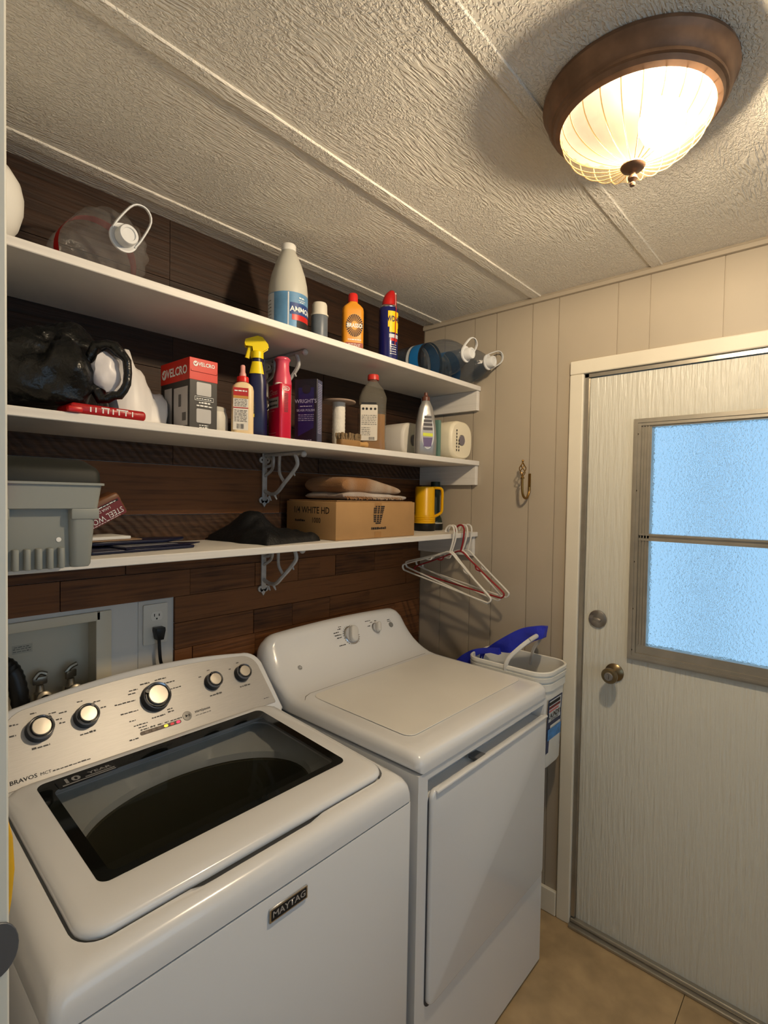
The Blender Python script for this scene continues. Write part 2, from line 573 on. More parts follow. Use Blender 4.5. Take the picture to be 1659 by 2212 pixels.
# door wall with vertical grooved panels
DY0, DY1, DZ = -1.59, -0.735, 2.016
bm = B()
box(bm, 0.0035, 0.12, DY1, 0.13, 0, H); box(bm, 0.0035, 0.12, DY0, DY1, DZ, H); box(bm, 0.0035, 0.12, -2.9, DY0, 0, H)
wall_right = struct('wall_right', bm, M_PANEL, 'cream panelled wall around the outside door')
gr = [0.0, -0.113, -0.266, -0.369, -0.525, -0.63, -0.841, -0.944, -1.152, -1.36, -1.462, -1.67, -1.9, -2.1, -2.3, -2.5, -2.7, -2.88]
for y1, y0 in zip(gr, gr[1:]):
    a, b = y0 + 0.0016, y1 - 0.0016
    bm = B()
    ym = (a + b) / 2
    if b > DY1 > a:
        box(bm, 0, 0.0036, DY1 - ym, b - ym, 0.0, 2.33); box(bm, 0, 0.0036, a - ym, DY1 - ym, DZ, 2.33)
    elif a > DY1 or b < DY0:
        box(bm, 0, 0.0036, a - ym, b - ym, 0.0, 2.33)
    elif a < DY0 < b:
        box(bm, 0, 0.0036, a - ym, DY0 - ym, 0.0, 2.33); box(bm, 0, 0.0036, DY0 - ym, b - ym, DZ, 2.33)
    else:
        box(bm, 0, 0.0036, a - ym, b - ym, DZ, 2.33)
    o = newobj('panel', bm, M_PANEL, wall_right, smooth=False)
    o.location = (0, ym, 0)
bm = B(); prism(bm, [(-0.014, H - 0.0225), (-0.011, H - 0.0235), (0.001, H - 0.0235), (0.001, H - 0.0001), (-0.008, H - 0.0001), (-0.011, H - 0.006), (-0.014, H - 0.01)], 0, 2.85)
for v in bm.verts:
    v.co = Vector((v.co.x, -0.001 - v.co.z, v.co.y))
struct('trim_1', bm, M_PANEL, 'thin painted moulding between panelled wall and ceiling')
bm = B(); box(bm, -0.016, -0.0003, -0.681, -0.01, 0.001, 0.092, 0.003)
struct('baseboard_right', bm, M_TRIM, 'white baseboard beside the door casing')
# door casing
bm = B()
box(bm, -0.015, 0.02, -0.7335, -0.683, 0.0, DZ + 0.002, 0.004)
box(bm, -0.015, 0.02, -1.642, -1.5915, 0.0, DZ + 0.002, 0.004)
box(bm, -0.0155, 0.02, -1.642, -0.683, DZ + 0.0022, 2.067, 0.004)
struct('trim_2', bm, M_TRIM, 'white painted casing around the outside door')
# metal frame track inside the casing
bm = B()
for y in (DY1, DY0 + 0.0135):
    box(bm, -0.004, 0.03, y - 0.0135, y, 0.03, DZ); box(bm, 0.004, 0.05, y - 0.016, y - 0.008, 0.03, DZ)
box(bm, -0.004, 0.03, DY0, DY1, DZ - 0.012, DZ)
struct('trim_3', bm, M_ALU, 'narrow metal track between casing and door')
bm = B()
box(bm, -0.03, 0.09, DY0, DY1, 0.0005, 0.012, 0.003); box(bm, -0.012, 0.012, DY0, DY1, 0.0125, 0.026, 0.004)
struct('trim_4', bm, M_ALU, 'worn metal door threshold on the floor')

# the door: embossed slab with a window of two frosted panes
M_DOOR = mat('embossed_door', (214, 212, 200), 0.28, bump=0.5, bscale=9, stretch=(1, 11, 1.0))
WY0, WY1, WZ0, WZ1 = -1.375, -0.945, 1.062, 1.823
SY0, SY1, SZ0, SZ1 = DY0 + 0.0165, DY1 - 0.0165, 0.0262, DZ - 0.014
bm = B()
X0, X1 = 0.006, 0.045
box(bm, X0, X1, WY1, SY1, SZ0, SZ1); box(bm, X0, X1, SY0, WY0, SZ0, SZ1)
box(bm, X0, X1, WY0, WY1, WZ1, SZ1); box(bm, X0, X1, WY0, WY1, SZ0, WZ0)
door = struct('door_1', bm, M_DOOR, 'white embossed outside door with frosted window')
# window frame: mitred aluminium bars, screwed
fo = (-1.415, -0.905, 1.027, 1.841)
def bar(pts, z0=0.0, z1=0.016):
    bm = B()
    V0 = [bm.verts.new((X0 - z1, p[0], p[1])) for p in pts]; V1 = [bm.verts.new((X0 + 0.002, p[0], p[1])) for p in pts]
    n = len(pts)
    bm.faces.new(V0); bm.faces.new(V1[::-1])
    for i in range(n):
        bm.faces.new((V0[i], V0[(i + 1) % n], V1[(i + 1) % n], V1[i]))
    return bm
def frame(o, wdt, h, nm):
    y0, y1, z0, z1 = o
    w = wdt
    for pts in ([(y1, z0), (y1, z1), (y1 - w, z1 - w), (y1 - w, z0 + w)], [(y0, z0), (y0, z1), (y0 + w, z1 - w), (y0 + w, z0 + w)],
                [(y0, z1), (y1, z1), (y1 - w, z1 - w), (y0 + w, z1 - w)], [(y0, z0), (y1, z0), (y1 - w, z0 + w), (y0 + w, z0 + w)]):
        newobj(nm, bar(pts, 0, h), M_ALU, door, smooth=False)
frame(fo, 0.024, 0.013, 'window_frame')
frame((fo[0] + 0.006, fo[1] - 0.006, fo[2] + 0.006, fo[3] - 0.006), 0.008, 0.0165, 'frame_rib')
# jamb channel inside the frame
bm = B()
for y in ((-0.9605, -0.929), (-1.391, -1.3595)):
    box(bm, X0 - 0.006, X0 + 0.03, y[0], y[1], 1.05, 1.819)
for k in range(3):
    box(bm, X0 - 0.010, X0 - 0.004, -0.9375 - k * 0.009, -0.934 - k * 0.009, 1.08, 1.819)
box(bm, X0 - 0.005, X0 + 0.03, -1.391, -0.929, 1.812, 1.8205); box(bm, X0 - 0.0055, X0 + 0.0295, -1.392, -0.9285, 1.0495, 1.0785)
newobj('sash_channel', bm, M_ALU, door, smooth=False)
bm = B()
box(bm, X0 - 0.012, X0 + 0.02, -1.391, -0.93, 1.433, 1.441); box(bm, X0 - 0.006, X0 + 0.02, -1.391, -0.93, 1.441, 1.45); box(bm, X0 - 0.012, X0 + 0.02, -1.391, -0.93, 1.45, 1.456)
newobj('divider_bar', bm, M_ALU, door, smooth=False)
me = None
for y, z in [(-0.918, 1.79), (-0.918, 1.60), (-0.918, 1.36), (-0.918, 1.20), (-0.918, 1.06), (-0.96, 1.831), (-1.10, 1.831), (-1.25, 1.831), (-0.95, 1.037), (-1.08, 1.037), (-1.21, 1.037), (-1.33, 1.037)]:
    if me is None:
        bm = B(); lathe(bm, [(0.0001, -0.001), (0.003, -0.001), (0.0035, 0.0), (0.003, 0.0015), (0.0001, 0.0015)], 8, Matrix.Rotation(-math.pi / 2, 4, 'Y'))
        o = newobj('screw', bm, mat('dark_screw', (70, 62, 52), 0.4, metal=0.7), door); me = o.data
    else:
        o = newobj('screw', me, None, door)
    o.location = (X0 - 0.0135, y, z)

def frost_mat():
    m = bpy.data.materials.new('pebbled_glass')
    m.use_nodes = True
    nt = m.node_tree; N, L = nt.nodes.new, nt.links.new
    p = nt.nodes['Principled BSDF']
    p.inputs['Base Color'].default_value = (0.97, 0.99, 1, 1)
    p.inputs['Transmission Weight'].default_value = 1
    p.inputs['Roughness'].default_value = 0.2
    p.inputs['IOR'].default_value = 1.3
    tc = N('ShaderNodeTexCoord'); n = N('ShaderNodeTexNoise')
    n.inputs['Scale'].default_value = 130; n.inputs['Detail'].default_value = 2
    L(tc.outputs['Object'], n.inputs['Vector'])
    bp = N('ShaderNodeBump'); bp.inputs['Strength'].default_value = 1.0; bp.inputs['Distance'].default_value = 0.006
    L(n.outputs['Fac'], bp.inputs['Height']); L(bp.outputs[0], p.inputs['Normal'])
    return m
M_FROST = frost_mat()
for z0, z1 in ((1.079, 1.433), (1.456, 1.812)):
    bm = B(); box(bm, X0 + 0.01, X0 + 0.014, -1.36, -0.96, z0 - 0.001, z1 + 0.001)
    newobj('pane', bm, M_FROST, door, smooth=False)
# deadbolt and knob
RY = Matrix.Rotation(-math.pi / 2, 4, 'Y')
M_DB = mat('pewter', (158, 154, 150), 0.3, metal=0.9)
bm = B(); lathe(bm, [(0.0001, 0), (0.031, 0), (0.0305, 0.006), (0.026, 0.0085), (0.0001, 0.0085)], 32, at(X0, -0.80, 1.143) @ RY)
db = newobj('deadbolt', bm, M_DB, door)
bm = B(); box(bm, X0 - 0.02, X0 - 0.008, -0.815, -0.785, 1.138, 1.148, 0.003, M=at(0, -0.80, 1.143) @ Matrix.Rotation(0.35, 4, 'X') @ at(0, 0.80, -1.143))
newobj('thumb_turn', bm, M_DB, db)
M_KNOB = mat('worn_brass_knob', (128, 112, 84), 0.3, metal=0.9)
bm = B(); lathe(bm, [(0.0001, 0), (0.031, 0), (0.031, 0.004), (0.024, 0.01), (0.013, 0.014), (0.012, 0.028), (0.02, 0.036), (0.026, 0.046), (0.0265, 0.056), (0.022, 0.063), (0.018, 0.0635), (0.0001, 0.0635)], 32, at(X0, -0.862, 0.965) @ RY)
kn = newobj('door_knob', bm, M_KNOB, door)
bm = B(); lathe(bm, [(0.0001, 0.0636), (0.015, 0.0636), (0.013, 0.0665), (0.0001, 0.067)], 24, at(X0, -0.862, 0.965) @ RY)
box(bm, X0 - 0.071, X0 - 0.066, -0.8645, -0.8595, 0.957, 0.973, 0.001)
newobj('lock_button', bm, M_DB, kn)

# left partition and its jamb with strike plate
bm = B(); box(bm, -1.90, -1.79, -0.86, 0.012, 0, H)
struct('wall_left', bm, M_DRY, 'white partition left of the washer')
bm = B(); box(bm, -1.905, -1.7535, -0.885, -0.8605, 0, H - 0.001, 0.002)
jamb = struct('trim_5', bm, mat('jamb_paint', (228, 224, 210), 0.4), 'white door jamb at the left edge of view')
bm = B()
ring = []
for k in range(13):
    a = -math.pi / 2 + math.pi * k / 12
    ring.append((0.018 * math.cos(a), 0.026 * math.sin(a)))
poly = [(-0.05, -0.026)] + ring + [(-0.05, 0.026)]
prism(bm, poly, 0, 0.0025, 0.0006, at(-1.7645, -0.8852, 1.139) @ Matrix.Rotation(math.pi / 2, 4, 'X'), seg=1)
newobj('strike_plate', bm, mat('grey_metal_plate', (110, 112, 116), 0.4, metal=0.6), jamb)

# rest of the room around the viewer
bm = B(); box(bm, -3.3, -1.9055, -0.86, -0.75, 0, H); struct('wall_hall', bm, M_DRY, 'white hall wall behind the jamb')
bm = B(); box(bm, -3.4, -3.3, -2.9, -0.75, 0, H); struct('wall_far_left', bm, M_DRY, 'white wall beside the viewer')
bm = B()
FX0, FX1, FZ0, FZ1 = -2.6, -0.4, 0.80, 2.1
box(bm, -3.4, FX0, -3.0, -2.9, 0, H); box(bm, FX1, 0.12, -3.0, -2.9, 0, H); box(bm, FX0, FX1, -3.0, -2.9, FZ1, H); box(bm, FX0, FX1, -3.0, -2.9, 0, FZ0)
struct('wall_front', bm, M_DRY, 'white wall with an added window opening behind the viewer')
bm = B()
box(bm, FX0, FX0 + 0.04, -2.97, -2.92, FZ0, FZ1); box(bm, FX1 - 0.04, FX1, -2.97, -2.92, FZ0, FZ1)
box(bm, FX0, FX1, -2.97, -2.92, FZ0, FZ0 + 0.04); box(bm, FX0, FX1, -2.97, -2.92, FZ1 - 0.04, FZ1); box(bm, -1.57, -1.53, -2.97, -2.92, FZ0, FZ1)
struct('added_window', bm, M_TRIM, 'added white framed window, unseen behind the viewer')  # unseen window, added so that cool fill light can enter
# outside: ground and a porch post blurred by the frosted door glass
bm = B(); box(bm, 0.13, 1.45, -3.0, 0.5, -0.3, -0.12); struct('ground', bm, mat('concrete', (206, 204, 198), 0.9), 'pale concrete porch slab outside the door')
bm = B(); box(bm, 1.10, 1.18, -0.985, -0.905, -0.12, 2.6, 0.004)
tag(newobj('porch_post', bm, mat('porch_paint', (214, 222, 230), 0.6), None, smooth=False), 'porch post outside, a dim blur through the frosted door window', 'post')

# shelves and cleats
TH = 0.019
SHZ = (2.03, 1.721, 1.425)
for z, lab in zip(SHZ, ('top white painted shelf on the board wall, holding ammonia bottle and water jugs', 'middle white painted shelf, holding black bag and cleaning bottles',
                        'lowest white painted shelf, holding toolbox and cardboard box')):
    t = thing('shelf', lab, 'shelf', (-0.9, -0.15, z - TH), group='wall shelves')
    bm = B(); box(bm, -0.885, 0.8985, -0.152, 0.148, 0, TH, 0.0015, 1)
    newobj('shelf_board', bm, M_SHELF, t)
    bm = B(); box(bm, 0.8785, 0.8985, -0.152 + (0.006 if z > 1.5 else 0.012), 0.147, -0.081, -0.0003, 0.001, 1)
    newobj('cleat', bm, M_SHELF, t)

# ------------------------------------------------------------------ ceiling light
LC = Vector((-0.815, -1.128, H))
lt = thing('ceiling_light', 'bronze flush ceiling light with ribbed frosted glass bowl, lit', 'ceiling light', LC)
bm = B(); lathe(bm, [(0.15, 0.0), (0.167, -0.001), (0.168, -0.008), (0.164, -0.014), (0.1605, -0.020), (0.158, -0.034), (0.152, -0.040), (0.1515, -0.045), (0.147, -0.0465), (0.143, -0.054), (0.134, -0.058), (0.1325, -0.056)], 64, cap=False)
newobj('pan', bm, M_BRONZE, lt)
bm = B(); lathe(bm, [(0.1322, -0.0555), (0.129, -0.046), (0.12, -0.034), (0.10, -0.022), (0.06, -0.013), (0.0001, -0.010)], 48, cap=False)
newobj('reflector', bm, mat('dark_bronze_liner', (27, 21, 16), 0.7), lt)
def lampglass():
    m = bpy.data.materials.new('alabaster_glass')
    m.use_nodes = True
    nt = m.node_tree; N, L = nt.nodes.new, nt.links.new
    for x in list(nt.nodes):
        nt.nodes.remove(x)
    out = N('ShaderNodeOutputMaterial')
    tl_ = N('ShaderNodeBsdfTranslucent'); tl_.inputs[0].default_value = (0.055, 0.043, 0.024, 1)
    df = N('ShaderNodeBsdfDiffuse'); df.inputs[0].default_value = (0.055, 0.043, 0.024, 1)
    tr = N('ShaderNodeBsdfTransparent'); tr.inputs[0].default_value = (1.0, 0.93, 0.80, 1)
    gl = N('ShaderNodeBsdfGlossy'); gl.inputs['Roughness'].default_value = 0.2
    m1 = N('ShaderNodeMixShader'); m1.inputs[0].default_value = 0.35
    L(tl_.outputs[0], m1.inputs[1]); L(df.outputs[0], m1.inputs[2])
    m2 = N('ShaderNodeMixShader'); m2.inputs[0].default_value = 0.86
    L(m1.outputs[0], m2.inputs[1]); L(tr.outputs[0], m2.inputs[2])
    m3 = N('ShaderNodeMixShader'); m3.inputs[0].default_value = 0.04
    L(m2.outputs[0], m3.inputs[1]); L(gl.outputs[0], m3.inputs[2])
    L(m3.outputs[0], out.inputs[0])
    return m
prof = []
for k in range(15):
    t = math.pi / 2 * k / 14
    prof.append((0.133 * math.cos(t) ** 0.9, -0.052 - 0.084 * math.sin(t) ** 1.05))
bm = B()
n = 96
rings = []
for r, z in prof:
    ring = []
    for i in range(n):
        a = 2 * math.pi * i / n
        rib = (abs(math.cos(a * 12)) ** 6)
        q = max(r, 0.0015)
        f = 1 - 0.020 * rib * min(1, r / 0.05)
        ring.append((q * f * math.cos(a), q * f * math.sin(a), z))
    rings.append(ring)
loops(bm, rings, False, False)
bowl = newobj('glass_bowl', bm, lampglass(), lt, angle=60)
def ribglass():
    m = bpy.data.materials.new('rib_glass'); m.use_nodes = True
    nt = m.node_tree; N, L = nt.nodes.new, nt.links.new
    p = nt.nodes['Principled BSDF']; p.inputs['Base Color'].default_value = (0.30, 0.22, 0.12, 1); p.inputs['Roughness'].default_value = 0.3
    tr = N('ShaderNodeBsdfTransparent'); tr.inputs[0].default_value = (1, 0.9, 0.7, 1)
    mx = N('ShaderNodeMixShader'); mx.inputs[0].default_value = 0.55
    L(p.outputs[0], mx.inputs[1]); L(tr.outputs[0], mx.inputs[2]); L(mx.outputs[0], nt.nodes['Material Output'].inputs[0])
    return m
M_RIB = ribglass()
rib_me = None
for k in range(24):
    if rib_me is None:
        bm = B(); tube(bm, [(r * 1.004, 0, z - 0.0006) for r, z in prof[:-1]], 0.0011, 5)
        o = newobj('rib', bm, M_RIB, bowl); rib_me = o.data
    else:
        o = newobj('rib', rib_me, None, bowl)
    o.rotation_euler = (0, 0, 2 * math.pi * (k + 0.5) / 24)
bm = B(); lathe(bm, [(0.0001, -0.134), (0.021, -0.1335), (0.0225, -0.137), (0.019, -0.142), (0.010, -0.146), (0.0055, -0.149), (0.0055, -0.153), (0.0085, -0.157), (0.0085, -0.160), (0.005, -0.164), (0.0035, -0.166), (0.0055, -0.169), (0.0045, -0.173), (0.0001, -0.1745)], 24)
newobj('finial', bm, M_BRONZE, lt)
bm = B(); bmesh.ops.create_icosphere(bm, subdivisions=2, radius=0.040, matrix=at(-0.005, -0.050, -0.080) @ Matrix.Scale(1.2, 4, (1, 0, 0)))
mb = bpy.data.materials.new('lit_bulb'); mb.use_nodes = True
pb = mb.node_tree.nodes['Principled BSDF']
pb.inputs['Emission Color'].default_value = (1.0, 0.86, 0.68, 1); pb.inputs['Emission Strength'].default_value = BULB_STRENGTH
newobj('bulb', bm, mb, lt)
bm = B(); lathe(bm, [(0.013, 0), (0.015, 0.01), (0.014, 0.03)], 16, at(0.03, -0.055, -0.078) @ Matrix.Rotation(math.pi / 2, 4, 'Y'))
newobj('socket', bm, M_WPLAS, lt)

# ------------------------------------------------------------------ washer
WX0, WX1, WYF, WYB = -1.677, -0.937, -0.718, -0.035
WL = Vector((-1.307, -0.37, 0))
wa = thing('washing_machine', 'white top loading washing machine with glass lid and steel control panel', 'washing machine', WL)
def wpart(name, bm, m, parent=wa, **k):
    return newobj(name, tl(bm, WL), m, parent, **k)
bm = B(); prism(bm, rr(WX0, WX1, WYF, WYB, 0.012, 4), 0.025, 0.855, 0.003)
bmesh.ops.delete(bm, geom=[f for f in bm.faces if len(f.verts) > 4 and f.calc_center_median().z > 0.8], context='FACES_ONLY')   # open above the tub
wpart('body', bm, M_WHITE)
for x in (WX0 + 0.06, WX1 - 0.06):
    for y in (WYF + 0.06, WYB - 0.06):
        bm = B(); lathe(bm, [(0.012, 0.024), (0.012, 0.012), (0.022, 0.01), (0.022, 0.0)], 12, at(x, y, 0))
        wpart('foot', bm, M_BLACK)
KS = 0.058
def slope(y):
    return KS * (y + 0.66)
LX0, LX1, LY0, LY1 = -1.624, -0.972, -0.668, -0.205
def wl(x0, x1, y0, y1, r, z, sl=1.0):
    return [(x, y, z + sl * slope(y)) for x, y in rr(x0, x1, y0, y1, r, 6, 14)]
def scoop(x):
    t = abs((x + 1.325) / 0.135)
    return max(0.0, min(1.0, (1.0 - t) * 5))
def dent(loop, depth, dy):
    out = []
    for x, y, z in loop:
        k = scoop(x) if y < -0.55 else 0
        out.append((x, y + dy * k, z - depth * k))
    return out
i_ = lambda d, z, r, sl: wl(WX0 + d, WX1 - d, WYF + d, WYB - d, r, z, sl)
g = 0.004
rings = [i_(0, 0.8585, 0.014, 0), i_(0.0005, 0.875, 0.015, 0), i_(0.003, 0.893, 0.02, 0.1), i_(0.009, 0.906, 0.026, 0.5), i_(0.018, 0.9135, 0.03, 0.9), i_(0.03, 0.9165, 0.032, 1.0),
         dent(wl(LX0 - g - 0.006, LX1 + g + 0.006, LY0 - g - 0.008, LY1 + g, 0.046, 0.9165), 0.001, 0),
         dent(wl(LX0 - g, LX1 + g, LY0 - g, LY1 + g, 0.044, 0.9155), 0.012, 0.0),
         dent(wl(LX0 - g + 0.001, LX1 + g - 0.001, LY0 - g + 0.001, LY1 + g, 0.044, 0.895), 0.006, 0.0),
         wl(LX0 + 0.035, LX1 - 0.035, LY0 + 0.035, LY1 - 0.01, 0.04, 0.893), wl(LX0 + 0.036, LX1 - 0.036, LY0 + 0.036, LY1 - 0.011, 0.04, 0.889)]
bm = B(); loops(bm, rings, False, False)
wpart('top_deck', bm, M_WHITE, angle=50)
# tub cover: from rounded rectangle to a round opening
n6 = len(rings[0])
cxm, cym = (LX0 + LX1) / 2, (LY0 + LY1) / 2
def circ(r, ry, z, cy=cym):
    base = wl(LX0 + 0.036, LX1 - 0.036, LY0 + 0.036, LY1 - 0.011, 0.04, 0)
    out = []
    for x, y, _ in base:
        a = math.atan2((y - cym) / 0.2, (x - cxm) / 0.29)
        out.append((cxm + 0.012 + r * math.cos(a), cy + 0.02 + ry * math.sin(a), z))
    return out
bm = B()
loops(bm, [wl(LX0 + 0.036, LX1 - 0.036, LY0 + 0.036, LY1 - 0.011, 0.04, 0.8895), wl(LX0 + 0.04, LX1 - 0.04, LY0 + 0.04, LY1 - 0.015, 0.045, 0.886), circ(0.258, 0.174, 0.884), circ(0.255, 0.171, 0.868)], False, False)
wpart('tub_cover', bm, mat('grey_tub_plastic', (206, 210, 206), 0.4), angle=40)
bm = B()
loops(bm, [circ(0.268, 0.185, 0.869), circ(0.252, 0.168, 0.864), circ(0.256, 0.174, 0.80), circ(0.25, 0.172, 0.55), circ(0.06, 0.06, 0.52)], False, True)
wpart('wash_basket', bm, mat('dark_steel_basket', (84, 82, 66), 0.5, metal=0.1))
bm = B(); lathe(bm, [(0.08, 0.53), (0.06, 0.56), (0.035, 0.60), (0.03, 0.66), (0.0001, 0.67)], 24, at(cxm, cym, 0))
wpart('agitator', bm, mat('grey_agitator', (52, 54, 50), 0.5))
# lid with dark glass
GX0, GX1, GY0, GY1 = -1.568, -1.022, -0.582, -0.225
bm = B()
lrings = [wl(LX0 + 0.002, LX1 - 0.002, LY0 + 0.003, LY1 - 0.001, 0.042, 0.9105), wl(LX0, LX1, LY0, LY1, 0.042, 0.918), wl(LX0 + 0.002, LX1 - 0.002, LY0 + 0.002, LY1 - 0.001, 0.042, 0.924), wl(LX0 + 0.007, LX1 - 0.007, LY0 + 0.007, LY1 - 0.002, 0.04, 0.928),
          wl(LX0 + 0.02, LX1 - 0.02, LY0 + 0.025, LY1 - 0.005, 0.034, 0.930), wl(GX0 - 0.012, GX1 + 0.012, GY0 - 0.012, GY1 + 0.004, 0.024, 0.9305), wl(GX0, GX1, GY0, GY1, 0.018, 0.9285), wl(GX0, GX1, GY0, GY1, 0.018, 0.918)]
loops(bm, lrings, False, False)
lid = wpart('lid', bm, M_WHITE, angle=50)
bm = B(); gi = 0.022
loops(bm, [wl(GX0, GX1, GY0, GY1, 0.018, 0.9289), wl(GX0 + gi, GX1 - gi, GY0 + gi * 0.8, GY1 - 0.04, 0.014, 0.9289)], False, False)
wpart('glass_border', bm, mat('black_glass', (16, 18, 16), 0.06), lid)
bm = B()
loops(bm, [wl(GX0 + gi, GX1 - gi, GY0 + gi * 0.8, GY1 - 0.04, 0.014, 0.9289)], False, True)
wpart('lid_glass', bm, M_GLASS_D, lid)
# sticker on the glass
def topplane(x, y, z=0.9289):
    return at(x, y, z + slope(y)) @ Matrix.Rotation(math.atan(KS), 4, 'X')
bm = B(); prism(bm, rr(-0.058, 0.058, -0.016, 0.016, 0.002, 2), 0.0002, 0.0012, 0, topplane(-1.478, -0.252) @ Matrix.Rotation(0.03, 4, 'Z'))
wpart('badge', bm, mat('badge_black', (22, 22, 24), 0.3), lid)
M_SILV = mat('silver_print', (190, 190, 190), 0.35, metal=0.5)
bm = text_bm('10', 0.026, 'CENTER', 0.03, 1.35); bmesh.ops.transform(bm, matrix=topplane(-1.508, -0.250) @ at(0, 0, 0.0018), verts=bm.verts); wpart('lettering', bm, M_SILV, lid, smooth=False)
bm = text_bm('YEAR', 0.013, 'CENTER', 0.02, 1.5); bmesh.ops.transform(bm, matrix=topplane(-1.452, -0.247) @ at(0, 0, 0.0018), verts=bm.verts); wpart('lettering', bm, M_SILV, lid, smooth=False)
bm = B(); rects(bm, [(-0.05, 0.054, -0.0135, -0.0095), (-0.005, 0.054, -0.0065, -0.003)], topplane(-1.478, -0.252) @ at(0, 0, 0.0017)); wpart('badge_stripe', bm, M_SILV, lid, smooth=False)
# console
P0 = Vector((-1.306, -0.205, 0.945)); V_ = Vector((0, 0.12, 0.155)).normalized(); U_ = Vector((1, 0, 0)); N_ = U_.cross(V_)
PM = Matrix((U_, V_, N_)).transposed().to_4x4(); PM.translation = P0
def outline(c, hw, t0, h, arch, rc, rb, n=20):
    """rounded console outline: flat bottom, arched top with big top corners"""
    pts = [(c - hw + rb, t0), (c + hw - rb, t0), (c + hw, t0 + rb)]
    hs = h - arch - rc
    for k in range(9):
        a = math.pi / 2 * k / 8
        pts.append((c + hw - rc - 0.012 + rc * math.cos(a), t0 + hs + rc * math.sin(a)))
    x1 = c + hw - rc - 0.012
    for k in range(1, n):
        u = 1 - 2 * k / n
        pts.append((c + u * (x1 - c), t0 + h - arch + arch * (1 - u * u)))
    for k in range(9):
        a = math.pi / 2 * (1 + k / 8)
        pts.append((c - hw + rc + 0.012 + rc * math.cos(a), t0 + hs + rc * math.sin(a)))
    pts.append((c - hw, t0 + rb))
    return pts
bm = B(); prism(bm, outline(0.022, 0.352, -0.028, 0.229, 0.024, 0.058, 0.01), -0.05, 0.004, 0.009, PM, seg=4)
console = wpart('console', bm, M_WHITE, angle=50)
bm = B(); prism(bm, outline(0.022, 0.333, 0.003, 0.179, 0.016, 0.052, 0.003), 0.0, 0.0052, 0.0008, PM, seg=1)
wpart('steel_panel', bm, M_STEEL, console)
M_KRING = mat('knob_ring', (160, 162, 168), 0.2, metal=1.0)
M_KDARK = mat('knob_dark', (30, 30, 34), 0.3)
M_KCAP = mat('knob_cap', (186, 180, 170), 0.35, metal=0.7)
for s, r, ang in ((-0.232, 0.026, 40), (-0.138, 0.025, 55), (0.025, 0.034, 150), (0.186, 0.0225, 115), (0.28, 0.0225, 120)):
    KM = PM @ at(s, 0.112, 0.0052)
    bm = B(); lathe(bm, [(0.0001, 0), (r * 1.08, 0), (r * 1.06, 0.004), (r * 0.98, 0.016), (r * 0.97, 0.02), (r * 0.9, 0.0225), (r * 0.8, 0.0205), (r * 0.78, 0.018), (0.0001, 0.018)], 40, KM)
    kb = wpart('knob', bm, M_KDARK)
    bm = B(); lathe(bm, [(r * 0.99, 0.0165), (r * 0.985, 0.021), (r * 0.92, 0.0235), (r * 0.83, 0.0215)], 40, KM, cap=False)
    wpart('knob_ring', bm, M_KRING, kb)
    bm = B(); lathe(bm, [(r * 0.74, 0.016), (r * 0.73, 0.0225), (r * 0.68, 0.024), (0.0001, 0.0245)], 36, KM)
    wpart('knob_cap', bm, M_KCAP, kb)
    a = math.radians(ang)
    bm = B(); prism(bm, rr(-r * 0.14, r * 0.14, r * 0.68, r * 0.98, r * 0.1, 3), 0.02, 0.0255, 0, KM @ Matrix.Rotation(a - math.pi / 2, 4, 'Z'))
    wpart('pointer', bm, M_KDARK, kb)
# printed marks: short strokes where the words cannot be read
bm = B()
Z = PM @ at(0, 0, 0.0058)
def words(x, y, wd, h=0.0035):
    out = []; p = x
    while p < x + wd:
        k = R.uniform(0.004, 0.010); out.append((p, min(p + k, x + wd), y, y + h * R.uniform(0.6, 1))); p += k + 0.0018
    return out
L_ = []
for s, r in ((-0.232, 0.026), (-0.138, 0.025)):
    L_ += words(s - 0.052, 0.135, 0.016) + words(s - 0.012, 0.150, 0.012) + words(s + 0.022, 0.140, 0.015) + words(s - 0.055, 0.112, 0.012) + words(s + 0.034, 0.122, 0.012) + words(s - 0.02, 0.073, 0.034, 0.0045)
for s in (0.186, 0.28):
    L_ += words(s - 0.035, 0.133, 0.008) + words(s - 0.006, 0.146, 0.01) + words(s - 0.02, 0.074, 0.036, 0.0045)
s = 0.025
L_ += words(s - 0.098, 0.118, 0.05) + words(s - 0.09, 0.092, 0.042) + words(s - 0.062, 0.136, 0.018) + words(s - 0.058, 0.144, 0.022) + words(s - 0.028, 0.153, 0.024) + words(s + 0.01, 0.155, 0.03) + words(s + 0.03, 0.141, 0.03) + words(s + 0.04, 0.122, 0.032)
L_ += words(s - 0.075, 0.070, 0.015) + words(s - 0.068, 0.056, 0.034) + words(s - 0.058, 0.049, 0.02) + words(s - 0.022, 0.062, 0.034) + words(s + 0.02, 0.072, 0.014) + words(s + 0.02, 0.065, 0.016)
L_ += words(-0.06, 0.026, 0.022) + words(-0.03, 0.042, 0.02) + words(-0.006, 0.042, 0.012) + words(0.012, 0.042, 0.012) + words(0.03, 0.042, 0.01) + words(0.045, 0.042, 0.03)
L_ += words(0.112, 0.036, 0.045, 0.002) + words(0.32, 0.022, 0.018, 0.002) + words(-0.222, 0.016, 0.075, 0.003)
rects(bm, L_, Z)
wpart('panel_print', bm, M_INKG, console, smooth=False)['kind'] = 'stuff'
bm = text_bm('BRAVOS', 0.0115, 'CENTER', 0.012, 1.15); bmesh.ops.transform(bm, matrix=Z @ at(-0.275, 0.019, 0), verts=bm.verts); wpart('lettering', bm, M_INK, console, smooth=False)
bm = text_bm('MCT', 0.009, 'CENTER', 0.0, 1.1); bmesh.ops.transform(bm, matrix=Z @ at(-0.235, 0.0185, 0), verts=bm.verts); wpart('lettering', bm, M_INK, console, smooth=False)
